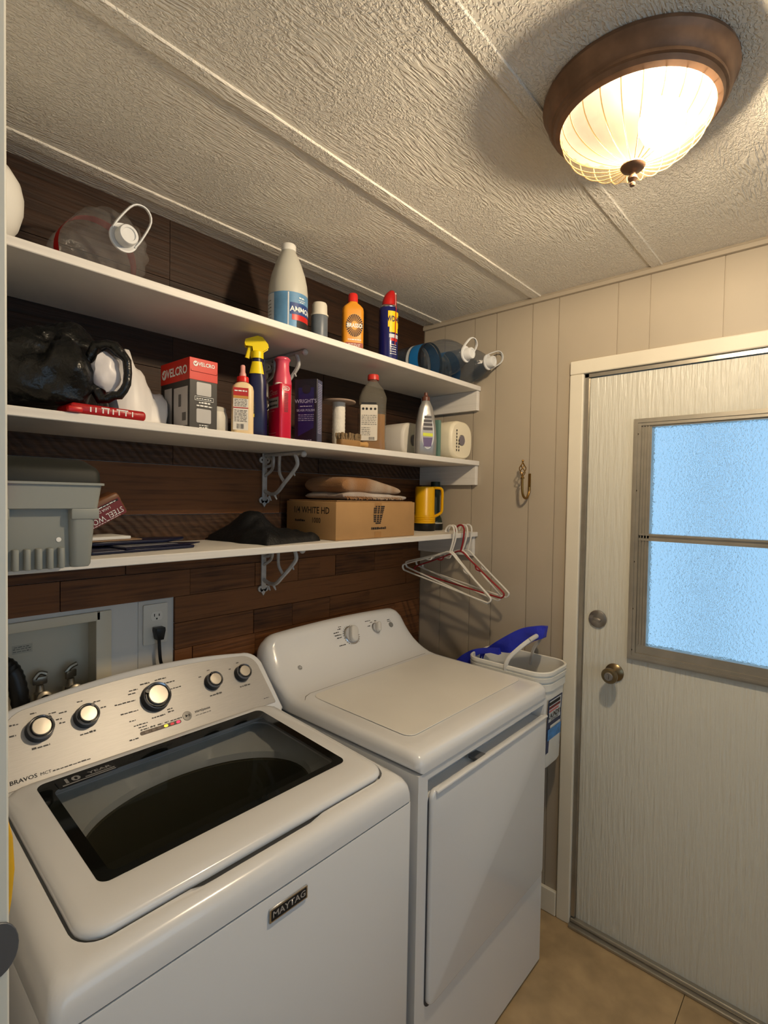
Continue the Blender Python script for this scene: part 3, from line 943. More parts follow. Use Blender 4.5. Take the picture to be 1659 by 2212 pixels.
bm = text_bm('start/pause', 0.0095, 'LEFT', 0.01, 1.05); bmesh.ops.transform(bm, matrix=Z @ at(0.112, 0.047, 0), verts=bm.verts); wpart('lettering', bm, M_INK, console, smooth=False)
bm = B(); lathe(bm, [(0.0001, 0.005), (0.0125, 0.005), (0.012, 0.0065), (0.0001, 0.007)], 28, PM @ at(0.09, 0.043, 0)); sb = wpart('start_button', bm, mat('button_grey', (140, 138, 134), 0.4, metal=0.3))
bm = B(); 
vs = [bm.verts.new(PM @ Vector(p)) for p in ((0.085, 0.0395, 0.0073), (0.0915, 0.043, 0.0073), (0.085, 0.0465, 0.0073))]; bm.faces.new(vs)
rects(bm, [(0.0925, 0.094, 0.04, 0.046), (0.0955, 0.097, 0.04, 0.046)], PM @ at(0, 0, 0.0073)); wpart('play_mark', bm, M_INK, sb, smooth=False)
bm = B(); prism(bm, rr(-0.033, 0.071, 0.0305, 0.0395, 0.0042, 4), 0.005, 0.0061, 0, PM); ind = wpart('indicator_strip', bm, mat('indicator_brown', (84, 64, 52), 0.4))
for x, cname, col, st in ((-0.018, 'indicator_off', (110, 90, 76), 0), (-0.001, 'indicator_off', (110, 90, 76), 0), (0.014, 'indicator_off', (110, 90, 76), 0), (0.031, 'indicator_yellow', (255, 225, 60), 1.2), (0.047, 'indicator_dimred', (230, 60, 70), 0.25), (0.063, 'indicator_red', (255, 50, 90), 1.2)):
    bm = B(); prism(bm, rr(x - 0.005, x + 0.005, 0.032, 0.038, 0.0028, 3), 0.0055, 0.0068, 0, PM)
    wpart('indicator_lamp', bm, mat(cname, col, 0.4, emit=col if st else None, estr=st), ind)
# front badge
FB = at(-1.297, WYF - 0.0002, 0.821) @ FRONT
bm = B(); prism(bm, rr(-0.043, 0.043, -0.0125, 0.0125, 0.0015, 2), 0, 0.0035, 0.0008, FB, seg=1); bd = wpart('nameplate', bm, M_CHROME)
bm = B(); prism(bm, rr(-0.0395, 0.0395, -0.0095, 0.0095, 0.001, 2), 0.002, 0.0039, 0, FB); wpart('nameplate_field', bm, M_INK, bd)
bm = text_bm('MAYTAG', 0.0165, 'CENTER', 0.015, 1.12); bmesh.ops.transform(bm, matrix=FB @ at(0, 0.0005, 0.0044), verts=bm.verts); wpart('lettering', bm, M_SILV, bd, smooth=False)

# ------------------------------------------------------------------ dryer
DX0, DX1, DYF, DYB = -0.921, -0.234, -0.722, -0.045
DLc = Vector((-0.578, -0.37, 0))
dr = thing('dryer', 'white clothes dryer with curved control panel between washer and door', 'dryer', DLc)
def dpart(name, bm, m, parent=dr, **k):
    return newobj(name, tl(bm, DLc), m, parent, **k)
SX0, SX1, SZb, SZt = -0.884, -0.248, 0.84, 0.886
bm = B()
box(bm, DX0, DX1, DYF, DYB, 0.012, SZb); box(bm, DX0, DX1, DYF + 0.045, DYB, SZb, 0.906)
box(bm, DX0, SX0, DYF, DYF + 0.045, SZb, 0.906); box(bm, SX1, DX1, DYF, DYF + 0.045, SZb, 0.906); box(bm, SX0, SX1, DYF, DYF + 0.045, SZt, 0.906)
dpart('body', bm, M_WHITE, smooth=False)
for x in (DX0 + 0.06, DX1 - 0.06):
    for y in (DYF + 0.06, DYB - 0.06):
        bm = B(); lathe(bm, [(0.02, 0.012), (0.02, 0.0)], 12, at(x, y, 0)); dpart('foot', bm, M_BLACK)
# top with console swept up at the back
pf = [(DYF - 0.004, 0.909), (DYF - 0.005, 0.925), (DYF - 0.003, 0.938), (DYF + 0.006, 0.948), (DYF + 0.022, 0.9535), (DYF + 0.06, 0.9545), (-0.50, 0.9555), (-0.35, 0.957), (-0.275, 0.9585)]
for t in (0.15, 0.3, 0.45, 0.6, 0.75, 0.9, 1.0):
    # concave sweep
    p0, p1, p2 = Vector((-0.275, 0.9585)), Vector((-0.17, 0.962)), Vector((-0.105, 1.095))
    q = p0 * (1 - t) ** 2 + p1 * 2 * t * (1 - t) + p2 * t * t
    pf.append((q.x, q.y))
pf += [(-0.098, 1.108), (-0.088, 1.117), (-0.072, 1.121), (-0.058, 1.117), (-0.05, 1.105), (-0.048, 1.0), (-0.048, 0.909)]
bm = B()
cols = [DX0 + 0.02 + (DX1 - DX0 - 0.04) * k / 40 for k in range(1, 40)]
prof_x(bm, pf, DX0 - 0.001, DX1 + 0.001, 0.02, 5, cols)
for v in bm.verts:
    if v.co.z > 0.965:
        xm = (DX0 + DX1) / 2; hw = (DX1 - DX0) / 2
        u = abs(v.co.x - xm) / (hw + 0.001)
        drop = 0.0
        if u > 0.80:
            t = (u - 0.80) / 0.20
            drop = 1 - math.sqrt(max(0, 1 - t ** 2.2))
        k = (v.co.z - 0.965) / 0.156
        v.co.z -= drop * 0.075 * k ** 1.3 + 0.012 * u * u * k
        v.co.y += 0.0
dpart('top', bm, M_WHITE, angle=60)
bm = B(); prism(bm, rr(-0.862, -0.264, -0.648, -0.262, 0.03, 6), 0, 0.0022, 0.001, at(0, 0, 0.9555) , seg=1)
for v in bm.verts:
    v.co.z += (v.co.y + 0.648) / 0.386 * 0.0025
dpart('top_panel', bm, mat('worn_enamel', (232, 229, 222), 0.25, var=0.03, vscale=5))
bm = B()
tube(bm, [(-0.905, -0.283, 0.9560), (-0.88, -0.258, 0.9606), (-0.855, -0.2495, 0.9610), (-0.28, -0.2495, 0.9610)], 0.0012, 6)
dpart('top_seam', bm, mat('seam_grey', (120, 116, 110), 0.7))
# door
bm = B(); 
dpoly = rr(SX0 + 0.004, SX1 - 0.002, 0.32, 0.858, 0.022, 6, 8)
DM = at(0, DYF, 0) @ FRONT
prism(bm, dpoly, -0.004, 0.012, 0.006, DM, seg=3)
for v in bm.verts:   # slightly bowed top edge
    if v.co.z > 0.84:
        v.co.z -= 0.010 * math.sin(math.pi * (v.co.x - SX0) / (SX1 - SX0))
ddoor = dpart('door', bm, M_WHITE, angle=50)
bm = B(); 
box(bm, SX0 + 0.018, SX1 - 0.006, DYF - 0.018, DYF - 0.002, 0.849, 0.857, 0.003)
for v in bm.verts:
    v.co.z -= 0.010 * math.sin(math.pi * (v.co.x - SX0) / (SX1 - SX0))
dpart('door_lip', bm, M_WHITE, ddoor)
bm = B(); box(bm, -0.66, -0.62, DYF - 0.004, DYF + 0.03, 0.8455, 0.8555, 0.002); dpart('notch_shade', bm, mat('shadow_grey', (90, 92, 96), 0.5), ddoor)  # grey block coloured as the shade in the deeper handle notch
bm = B(); prism(bm, rr(SX0 + 0.0, SX1 + 0.0, 0.314, 0.85, 0.022, 6), 0.0, 0.0012, 0, DM); dpart('door_gasket', bm, mat('gasket', (60, 62, 68), 0.6), ddoor)
# console dials
def dplane(s, t):
    # point on the swept surface: parameter solves along the concave curve
    p0, p1, p2 = Vector((-0.275, 0.9585)), Vector((-0.17, 0.962)), Vector((-0.105, 1.095))
    q = p0 * (1 - t) ** 2 + p1 * 2 * t * (1 - t) + p2 * t * t
    d = ((p1 - p0) * 2 * (1 - t) + (p2 - p1) * 2 * t).normalized()
    x = -0.578 + s
    Vv = Vector((0, d.x, d.y)); Nn = U_.cross(Vv)
    m = Matrix((U_, Vv, Nn)).transposed().to_4x4()
    m.translation = Vector((x, q.x, q.y - 0.006 * (s / 0.34) ** 2)) + Nn * 0.0006
    return m
M_DIAL = mat('dial_grey', (188, 188, 190), 0.3)
for s, t, r in ((0.018, 0.86, 0.034), (0.152, 0.875, 0.021)):
    KM = dplane(s, t)
    bm = B(); lathe(bm, [(0.0001, 0), (r, 0), (r, 0.002), (r * 0.93, 0.004), (0.0001, 0.004)], 40, KM); kb = dpart('dial', bm, M_CHROME)
    bm = B(); lathe(bm, [(0.0001, 0.004), (r * 0.86, 0.004), (r * 0.84, 0.007), (0.0001, 0.0075)], 36, KM); dpart('dial_skirt', bm, M_DIAL, kb)
    bm = B(); prism(bm, rr(-r * 0.45, r * 0.45, -r * 0.85, r * 0.9, r * 0.42, 6), 0.006, 0.026, 0.005, KM @ Matrix.Rotation(-0.45, 4, 'Z'), seg=3); dpart('dial_grip', bm, mat('dial_white', (214, 212, 208), 0.25), kb)
KM = dplane(0.018, 0.86)
bm = B()
for k in range(26):
    a = 2 * math.pi * k / 26
    rects(bm, [(-0.0012, 0.0012, 0.0355, 0.0385)], KM @ at(0, 0, 0.0012) @ Matrix.Rotation(a, 4, 'Z'))
for x, y, wd in ((-0.078, 0.02, 0.025), (-0.076, 0.01, 0.03), (-0.07, 0.0, 0.022), (-0.072, -0.028, 0.03), (-0.055, 0.03, 0.018), (-0.02, 0.046, 0.02), (0.028, -0.04, 0.02), (-0.048, 0.038, 0.014)):
    rects(bm, words(x, y, wd, 0.0035), KM @ at(0, 0, 0.0016))
dpart('dial_marks', bm, M_INK, smooth=False)
KM = dplane(0.152, 0.875); bm = B()
for x, y, wd in ((-0.045, 0.032, 0.03), (-0.04, 0.012, 0.014), (-0.022, 0.024, 0.012), (0.004, 0.026, 0.01)):
    rects(bm, words(x, y, wd, 0.0035), KM @ at(0, 0, 0.0016))
dpart('dial_marks', bm, M_INKG, smooth=False)
KM = dplane(0.238, 0.875)
bm = B(); lathe(bm, [(0.0001, 0), (0.0105, 0), (0.010, 0.003), (0.0001, 0.004)], 24, KM); dpart('start_button', bm, mat('button_dull', (128, 128, 126), 0.4))
bm = B(); rects(bm, words(-0.012, 0.02, 0.014, 0.0035) + words(-0.014, 0.014, 0.02, 0.002), KM @ at(0, 0, 0.0016)); dpart('button_print', bm, M_INK, smooth=False)
KM = dplane(-0.245, 0.63)
bm = B(); lathe(bm, [(0.0001, 0), (0.0095, 0), (0.009, 0.001), (0.0001, 0.0012)], 24, KM); lg = dpart('round_emblem', bm, mat('emblem_grey', (130, 130, 130), 0.4))
bm = text_bm('GE', 0.0095, 'CENTER', 0.0, 0.85); bmesh.ops.transform(bm, matrix=KM @ at(0, 0, 0.0018), verts=bm.verts); dpart('lettering', bm, M_WTXT, lg, smooth=False)
bm = B(); lathe(bm, [(0.0076, 0.0012), (0.0082, 0.0016), (0.0088, 0.0012)], 24, KM, cap=False); dpart('emblem_ring', bm, M_WTXT, lg)

# ------------------------------------------------------------------ washer box, taps, hose, outlet
wb = thing('washer_box', 'white recessed washer supply box in the wall behind the washer', 'outlet box', (-1.509, 0.012, 0.86))
bm = B()
y0, y1 = -0.002, 0.078   # local: front flange to back
hx = 0.149
box(bm, -hx, hx, y1 - 0.004, y1, 0.0, 0.378); box(bm, -hx, -hx + 0.004, 0, y1, 0, 0.378); box(bm, hx - 0.004, hx, 0, y1, 0, 0.378); box(bm, -hx, hx, 0, y1, 0.374, 0.378); box(bm, -hx, hx, 0, y1, 0, 0.004)
M_BOXP = mat('box_plastic', (216, 208, 188), 0.45)
newobj('recess', bm, M_BOXP, wb, smooth=False)
bm = B()
for a in ((hx - 0.012, hx + 0.027, 0.0, 0.39), (-hx - 0.025, -hx + 0.004, 0.0, 0.39), (-hx, hx, 0.365, 0.39)):
    box(bm, a[0], a[1], -0.007, -0.0003, a[2], a[3], 0.003)
newobj('flange', bm, M_BOXP, wb)
bm = B(); rects(bm, [(-0.022, 0.022, -0.011, 0.011)], at(-0.008, y1 - 0.0047, 0.305) @ FRONT); st_ = newobj('rating_sticker', bm, mat('pale_sticker', (196, 190, 172), 0.6), wb, smooth=False)
bm = B(); rects(bm, words(-0.018, 0.005, 0.034, 0.002) + words(-0.02, 0.0, 0.038, 0.002) + words(-0.02, -0.006, 0.038, 0.002), at(-0.008, y1 - 0.0053, 0.305) @ FRONT); newobj('sticker_print', bm, M_INKG, st_, smooth=False)
M_TAP = mat('dull_nickel', (150, 142, 128), 0.35, metal=0.8)
for x, hz, lab in ((-1.488, 0, 'hot'), (-1.418, 1, 'cold')):
    t = thing('water_tap', 'nickel water tap nearer the black hose' if hz == 0 else 'nickel water tap nearer the outlet', 'tap', (x, 0.05, 0.86), group='washer taps')
    bm = B()
    lathe(bm, [(0.011, 0.0045), (0.011, 0.17), (0.014, 0.172), (0.014, 0.195), (0.010, 0.2), (0.008, 0.215), (0.0001, 0.216)], 16)
    newobj('valve_body', bm, M_TAP, t)
    bm = B(); lathe(bm, [(0.011, 0), (0.011, 0.03), (0.0165, 0.031), (0.0165, 0.044), (0.013, 0.046), (0.0001, 0.046)], 18, at(0, 0, 0.182) @ Matrix.Rotation(math.radians(75), 4, 'X'))
    newobj('spout', bm, M_TAP, t)
    bm = B(); box(bm, -0.016, 0.016, -0.004, 0.004, 0.216, 0.236, 0.003, M=Matrix.Rotation(0.5 * (1 if hz else -0.2), 4, 'Z'))
    tube(bm, spline([(-0.012, 0, 0.232), (0, 0, 0.245), (0.014, -0.004, 0.252 if hz else 0.24)], 5), 0.006, 8)
    newobj('tap_handle', bm, M_TAP, t)
    bm = B(); tube(bm, spline([(0, -0.046, 0.195), (0, -0.056, 0.185), (0.004, -0.062, 0.13), (0.0, -0.064, 0.0), (0, -0.066, -0.3)], 6), 0.0095, 10)
    newobj('supply_hose', bm, M_BLACK, t)
hs = thing('drain_hose', 'black corrugated drain hose arching into the washer box', 'hose', (-1.572, 0.03, 0.70))
bm = B()
pts = spline([(-0.035, 0.02, 0.17), (-0.035, 0.015, 0.33), (-0.026, 0.005, 0.425), (0.0, -0.01, 0.452), (0.022, -0.022, 0.42), (0.034, -0.032, 0.33), (0.036, -0.04, 0.2), (0.034, -0.044, 0.0)], 10)
tube(bm, pts, [0.0185 + 0.0018 * (k % 2) for k in range(len(pts))], 14)
newobj('hose', bm, M_BLACK, hs)
bm = B(); tube(bm, [(-0.055, 0.0, 0.458), (-0.035, -0.003, 0.475), (-0.012, -0.006, 0.476)], 0.007, 8); newobj('hose_clip', bm, M_BLACK, hs)
# access panel + outlet
bm = B(); box(bm, -1.262, -1.1625, 0.0095, 0.0119, 0.80, 1.2595)
tag(newobj('cover_board', bm, mat('offwhite_board', (206, 204, 200), 0.6), None, smooth=False), 'off white backing board around the outlet', 'panel')
ol = thing('wall_outlet', 'white duplex wall outlet above the washer', 'outlet', (-1.214, 0.0094, 1.192))
bm = B(); prism(bm, rr(-0.036, 0.034, -0.058, 0.057, 0.004, 3), 0, 0.005, 0.002, FRONT); newobj('cover_plate', bm, mat('outlet_plate', (220, 216, 206), 0.4), ol)
for z in (0.022, -0.020):
    bm = B(); prism(bm, rr(-0.0165, 0.0165, -0.0135, 0.0135, 0.009, 5), 0.004, 0.0062, 0.0005, at(0.001, 0, z) @ FRONT, seg=1); so = newobj('socket_face', bm, mat('socket_white', (232, 228, 220), 0.35), ol)
    bm = B(); rects(bm, [(-0.008, -0.0055, -0.001, 0.007), (0.0055, 0.008, -0.001, 0.006), (-0.0022, 0.0022, -0.0095, -0.0052)], at(0.001, -0.0068, z) @ FRONT); newobj('slots', bm, M_BLACK, so, smooth=False)
pg = thing('power_plug', 'black power plug and cord in the wall outlet', 'plug', (-1.213, 0.0025, 1.172))
bm = B(); prism(bm, [(-0.013, 0.012), (-0.014, 0.004), (-0.0085, -0.022), (0.0085, -0.022), (0.014, 0.004), (0.013, 0.012)], 0, 0.028, 0.003, FRONT); newobj('plug_body', bm, M_BLACK, pg)
bm = B(); tube(bm, spline([(0, -0.014, -0.018), (0.001, -0.014, -0.04), (0.004, -0.014, -0.08), (0.014, -0.008, -0.13), (0.016, -0.004, -0.3)], 6), 0.0048, 8); newobj('cord', bm, M_BLACK, pg)

# ------------------------------------------------------------------ shelf brackets
def bracket(z, lab):
    t = thing('shelf_bracket', lab, 'bracket', (-0.858, -0.0016, z), group='cast iron shelf brackets')
    bm = B(); box(bm, -0.009, 0.009, -0.006, 0, -0.155, -0.0005, 0.001)
    newobj('wall_strap', bm, M_IRON, t)
    for s in (-1, 1):
        for zz in (-0.155, -0.022):
            bm = B(); lathe(bm, [(0.0001, 0), (0.0105, 0), (0.0105, 0.0045), (0.0001, 0.0045)], 14, at(s * 0.010, 0, zz) @ FRONT); e = newobj('screw_ear', bm, M_IRON, t)
            bm = B(); lathe(bm, [(0.0001, 0.0046), (0.0035, 0.0046), (0.0001, 0.005)], 8, at(s * 0.010, 0, zz) @ FRONT); newobj('screw_hole', bm, M_BLACK, e)
    bm = B(); prism(bm, [(-0.014, -0.157), (0, -0.178), (0.014, -0.157)], 0, 0.0045, 0, FRONT); newobj('spade_tip', bm, M_IRON, t)
    bm = B(); tube(bm, [(0, -0.004, -0.0065), (0, -0.10, -0.0065), (0, -0.20, -0.0065)], 0.006, 8)
    bmesh.ops.create_uvsphere(bm, u_segments=10, v_segments=8, radius=0.010, matrix=at(0, -0.205, -0.0105)); newobj('shelf_arm', bm, M_IRON, t)
    bm = B()
    tube(bm, spline([(0, -0.165, -0.010), (0.006, -0.168, -0.04), (0.002, -0.145, -0.07), (-0.004, -0.115, -0.10), (0, -0.075, -0.128), (0.004, -0.035, -0.135), (0, -0.004, -0.125)], 5), 0.0065, 7)
    newobj('antler_branch', bm, M_IRON, t)
    bm = B(); tube(bm, spline([(0, -0.115, -0.10), (-0.006, -0.095, -0.07), (0.006, -0.075, -0.04), (0, -0.085, -0.009)], 5), 0.0052, 7); newobj('antler_branch', bm, M_IRON, t)
    bm = B(); tube(bm, spline([(0, -0.005, -0.075), (0.006, -0.035, -0.055), (-0.006, -0.06, -0.03), (0, -0.05, -0.009)], 5), 0.0052, 7); newobj('antler_branch', bm, M_IRON, t)
    bm = B(); tube(bm, spline([(0, -0.02, -0.012), (0.008, -0.035, -0.022), (0.0, -0.04, -0.04), (-0.006, -0.02, -0.045)], 5), 0.005, 7); newobj('curl', bm, M_IRON, t)
    for p in ((0, -0.06, -0.138), (0.002, -0.150, -0.062), (-0.004, -0.035, -0.142)):
        bm = B(); tube(bm, [p, (p[0] + 0.003, p[1] - 0.008, p[2] - 0.014)], [0.0045, 0.0022], 6); newobj('thorn', bm, M_IRON, t)
for z, lab in zip(SHZ, ('grey antler shaped bracket under the top shelf behind pink can', 'grey antler shaped bracket under the middle shelf', 'grey antler shaped bracket under the lowest shelf')):
    bracket(z - TH, lab)

# ------------------------------------------------------------------ brass hook on the panelled wall
hk = thing('wall_hook', 'brass wall hook with twisted basket finial on the panelled wall', 'hook', (-0.0005, -0.529, 1.635))
bm = B(); prism(bm, rr(-0.0055, 0.0055, -0.03, 0.036, 0.002, 3), 0, 0.003, 0.0008, Matrix.Rotation(-math.pi / 2, 4, 'Y') @ Matrix.Rotation(math.pi / 2, 4, 'Z'), seg=1)
newobj('back_plate', bm, M_BRASS, hk)
bm = B(); tube(bm, spline([(-0.003, 0, -0.022), (-0.005, 0.0, -0.045), (-0.022, 0.001, -0.066), (-0.046, 0.002, -0.058), (-0.054, 0.003, -0.03), (-0.055, 0.003, 0.012)], 6), [0.0048] * 31, 8)
newobj('hook_arm', bm, M_BRASS, hk)
bm = B()
for k in range(4):
    pts = []
    for j in range(9):
        u = j / 8; a = k * math.pi / 2 + u * 3.4; rr_ = 0.0115 * math.sin(math.pi * u) ** 0.8 + 0.0012
        pts.append((-0.055 + rr_ * math.cos(a), 0.003 + rr_ * math.sin(a), 0.018 + 0.05 * u))
    tube(bm, pts, 0.0019, 6)
lathe(bm, [(0.0001, 0.006), (0.007, 0.008), (0.0075, 0.012), (0.005, 0.016), (0.0035, 0.02), (0.0001, 0.021)], 12, at(-0.055, 0.003, 0))
lathe(bm, [(0.0001, 0.065), (0.0035, 0.067), (0.003, 0.071), (0.0045, 0.075), (0.003, 0.08), (0.0001, 0.081)], 12, at(-0.055, 0.003, 0))
newobj('basket_finial', bm, M_BRASS, hk)

# ------------------------------------------------------------------ hangers on the lowest shelf
M_HW = mat('hanger_white', (222, 218, 210), 0.4)
M_HR = mat('hanger_red', (140, 22, 30), 0.35)
def hanger(x, tilt, m, lab, yaw=0.0, dy=0.0):
    t = thing('clothes_hanger', lab, 'hanger', (x, -0.3175 + dy, 1.4275), yaw, group='plastic hangers')
    ct, st = math.cos(tilt), -math.sin(tilt)
    def T(u, v, dx=0.0):   # u along hanger toward the front (-y), v up; rotated by tilt about the hook
        uu = u * ct - v * st; vv = u * st + v * ct
        return (dx, -uu, vv)
    top = 0.008
    hook = [(-0.034, 0.0035), (-0.036, 0.010), (-0.030, 0.022), (-0.018, 0.030), (-0.004, 0.028), (0.003, 0.015), (0.003, -0.005)]
    pts = [(0, -u, v) for u, v in hook] + [T(0.004, -0.04), T(0.0, -0.075)]
    bm = B(); tube(bm, spline(pts, 6), 0.0036, 8); newobj('hook', bm, m, t)
    sh = [(0.0, -0.075), (0.05, -0.10), (0.13, -0.145), (0.20, -0.183), (0.212, -0.195), (0.205, -0.208), (0.18, -0.211), (0.0, -0.211), (-0.18, -0.211), (-0.205, -0.208), (-0.212, -0.195), (-0.20, -0.183), (-0.13, -0.145), (-0.05, -0.10)]
    bm = B(); tube(bm, spline([T(u, v) for u, v in sh], 4, True), 0.0038, 8, closed=True, flat=(1.3, 0.8)); newobj('frame', bm, m, t)
    for sgn in (-1, 1):
        bm = B(); tube(bm, spline([T(sgn * 0.075, -0.115), T(sgn * 0.08, -0.128), T(sgn * 0.095, -0.132), T(sgn * 0.105, -0.131)], 4), 0.003, 6); newobj('strap_notch', bm, m, t)
for x, tilt, m, lab, yaw, dy in ((-0.205, 0.20, M_HW, 'white plastic hanger on the lowest shelf, farthest from the panelled wall', 0.02, 0), (-0.188, 0.24, M_HW, 'white plastic hanger on the lowest shelf, second from the left', -0.02, 0),
                          (-0.135, 0.14, M_HR, 'dark red plastic hanger among the white hangers', 0.03, 0), (-0.112, 0.24, M_HW, 'white plastic hanger just right of the red one', 0.0, 0), (-0.08, 0.17, M_HW, 'white plastic hanger on the lowest shelf, nearest the panelled wall', 0.0, 0)):
    hanger(x, tilt, m, lab, yaw, dy)

# ------------------------------------------------------------------ bucket beside the dryer, on a narrow stand
bm = B(); box(bm, -0.223, -0.0004, -0.61, -0.31, 0.61, 0.63, 0.002); box(bm, -0.02, -0.0004, -0.60, -0.32, 0.54, 0.6098, 0.002)
struct('trim_6', bm, M_TRIM, 'white wall ledge behind the dryer that carries the bucket')
bk = thing('detergent_bucket', 'white detergent bucket with raised handle between dryer and door', 'bucket', (-0.118, -0.555, 0.6305))
def rb(hx, hy, r, z):
    return [(x, y, z) for x, y in rr(-hx, hx, -hy, hy, r, 6, 2)]
bm = B()
loops(bm, [rb(0.086, 0.142, 0.05, 0.0), rb(0.09, 0.147, 0.052, 0.01), rb(0.098, 0.155, 0.055, 0.275), rb(0.103, 0.16, 0.057, 0.277), rb(0.103, 0.16, 0.057, 0.30), rb(0.099, 0.156, 0.055, 0.302), rb(0.099, 0.156, 0.055, 0.308), rb(0.105, 0.162, 0.058, 0.309), rb(0.106, 0.163, 0.058, 0.323), rb(0.101, 0.158, 0.056, 0.324), rb(0.101, 0.158, 0.056, 0.331), rb(0.106, 0.163, 0.058, 0.332), rb(0.106, 0.163, 0.058, 0.342), rb(0.103, 0.16, 0.057, 0.345), rb(0.098, 0.155, 0.055, 0.343), rb(0.095, 0.152, 0.054, 0.27), rb(0.083, 0.139, 0.048, 0.006)], True, True)
newobj('tub', bm, mat('bucket_white', (232, 230, 222), 0.35), bk, angle=30)
bm = B()
pts = spline([(-0.10, -0.005, 0.30), (-0.112, -0.015, 0.36), (-0.085, -0.05, 0.41), (-0.03, -0.075, 0.44), (0.03, -0.075, 0.44), (0.085, -0.05, 0.41), (0.104, -0.015, 0.36), (0.10, -0.005, 0.30)], 6)
pts = [Vector((p.x * 0.95, p.y, p.z)) for p in pts]
tube(bm, pts, 0.0055, 8, flat=(1.4, 0.6))
newobj('bail_handle', bm, mat('handle_white', (214, 212, 206), 0.4), bk)
bm = B(); tube(bm, [p for p in pts if -0.055 < p.x < 0.04], 0.0085, 10); newobj('grip', bm, mat('handle_grip', (206, 204, 198), 0.5), bk)
# label on the narrow front side
bm = B(); rects(bm, [(-0.068, 0.046, 0.055, 0.245)], at(0, -0.1555, 0) @ FRONT)
for v in bm.verts:
    v.co.y = -0.1455 - (v.co.z / 0.275) * 0.0105
lb = newobj('front_label', bm, mat('label_navy', (26, 44, 84), 0.4, var=0.3, vscale=30), bk, smooth=False)
def onl(x0, x1, z0, z1, m, nm, y=0.0008):
    bm = B(); rects(bm, [(x0, x1, z0, z1)], FRONT)
    for v in bm.verts:
        v.co.y = -0.1455 - y - (v.co.z / 0.275) * 0.0105
    return newobj(nm, bm, m, lb, smooth=False)
onl(-0.06, 0.036, 0.165, 0.24, mat('label_pale', (208, 212, 214), 0.5), 'label_field')
onl(-0.06, 0.028, 0.224, 0.236, M_INK, 'label_band', 0.0014); onl(-0.06, 0.03, 0.211, 0.220, mat('label_maroon', (110, 28, 34), 0.5), 'label_band', 0.0014); onl(-0.06, 0.018, 0.200, 0.207, mat('label_pink', (200, 110, 110), 0.5), 'label_band', 0.0014)
onl(-0.06, 0.046, 0.10, 0.14, mat('label_blue', (60, 130, 196), 0.4, var=0.4, vscale=40), 'label_swirl', 0.0014)
for s, z, sz, m in (('LAUNDRY', 0.186, 0.026, M_INK), ('DETERGENT', 0.170, 0.014, M_INKG)):
    bm = text_bm(s, sz, 'CENTER', 0.015, 0.85)
    for v in bm.verts:
        x, zz = v.co.x - 0.011, v.co.y + z
        v.co = Vector((x, -0.1455 - 0.002 - (zz / 0.275) * 0.0105, zz))
    newobj('lettering', bm, m, lb, smooth=False)
# blue folded sheet standing in the bucket against the wall
bs = thing('blue_sheet', 'folded bright blue fabric sheet sticking up behind the bucket', 'fabric')
bs.location = (-0.105, -0.44, 0.6305)
M_BLU = mat('blue_fabric', (40, 52, 190), 0.5, bump=0.4, bscale=30)
def flap(name, top, bot, x, th, seed):
    bm = B()
    n = len(top)
    rows = []
    m = 8
    for side in (0, 1):
        rr_ = []
        for j in range(m + 1):
            t = j / m
            row = []
            for i in range(n):
                y = bot[i][0] * (1 - t) + top[i][0] * t; z = bot[i][1] * (1 - t) + top[i][1] * t
                o = noise.noise(Vector((y * 18, z * 18, seed))) * 0.008 + noise.noise(Vector((y * 6, z * 30, seed + 3))) * 0.004
                row.append(bm.verts.new((x + o + (th if side else 0) * (1 - 0.5 * t), y, z)))
            rr_.append(row)
        rows.append(rr_)
    for side in (0, 1):
        for j in range(m):
            for i in range(n - 1):
                bm.faces.new((rows[side][j][i], rows[side][j][i + 1], rows[side][j + 1][i + 1], rows[side][j + 1][i]))
    per = [(0, i) for i in range(n)] + [(j, n - 1) for j in range(1, m + 1)] + [(m, i) for i in range(n - 2, -1, -1)] + [(j, 0) for j in range(m - 1, 0, -1)]
    for k in range(len(per)):
        a, b = per[k], per[(k + 1) % len(per)]
        bm.faces.new((rows[0][a[0]][a[1]], rows[0][b[0]][b[1]], rows[1][b[0]][b[1]], rows[1][a[0]][a[1]]))
    newobj(name, bm, M_BLU, bs, angle=60)
def dense(P, n=6):
    return [(p.x, p.y) for p in spline([(a, b, 0) for a, b in P], n)]
flap('front_fold', dense([(0.12, 0.26), (0.05, 0.325), (-0.01, 0.375), (-0.07, 0.42), (-0.13, 0.458), (-0.19, 0.477), (-0.225, 0.482)]), dense([(0.12, 0.0), (0.075, 0.12), (0.06, 0.30), (-0.03, 0.348), (-0.10, 0.365), (-0.17, 0.415), (-0.215, 0.438)]), -0.02, 0.03, 1.0)
flap('rear_fold', dense([(0.145, 0.27), (0.10, 0.318), (0.05, 0.350), (-0.01, 0.368), (-0.06, 0.378)]), dense([(0.14, 0.0), (0.10, 0.10), (0.058, 0.30), (-0.01, 0.350), (-0.06, 0.353)]), -0.055, 0.022, 7.0)

# yellow strip behind the jamb
yb = thing('yellow_strip', 'yellow plastic strip on the partition edge behind the white jamb', 'plastic strip', (-1.7895, -0.81, 1.116))
bm = B(); prism(bm, [(0.0, 0.0), (0.05, 0.0), (0.053, 0.02), (0.0555, 0.05), (0.054, 0.085), (0.05, 0.105), (0.046, 0.110), (0.0, 0.110)], -0.008, 0.010, 0.004, Matrix.Rotation(math.pi / 2, 4, 'X'))
newobj('strip', bm, mat('yellow_tool', (226, 176, 40), 0.5, var=0.08, vscale=20), yb)

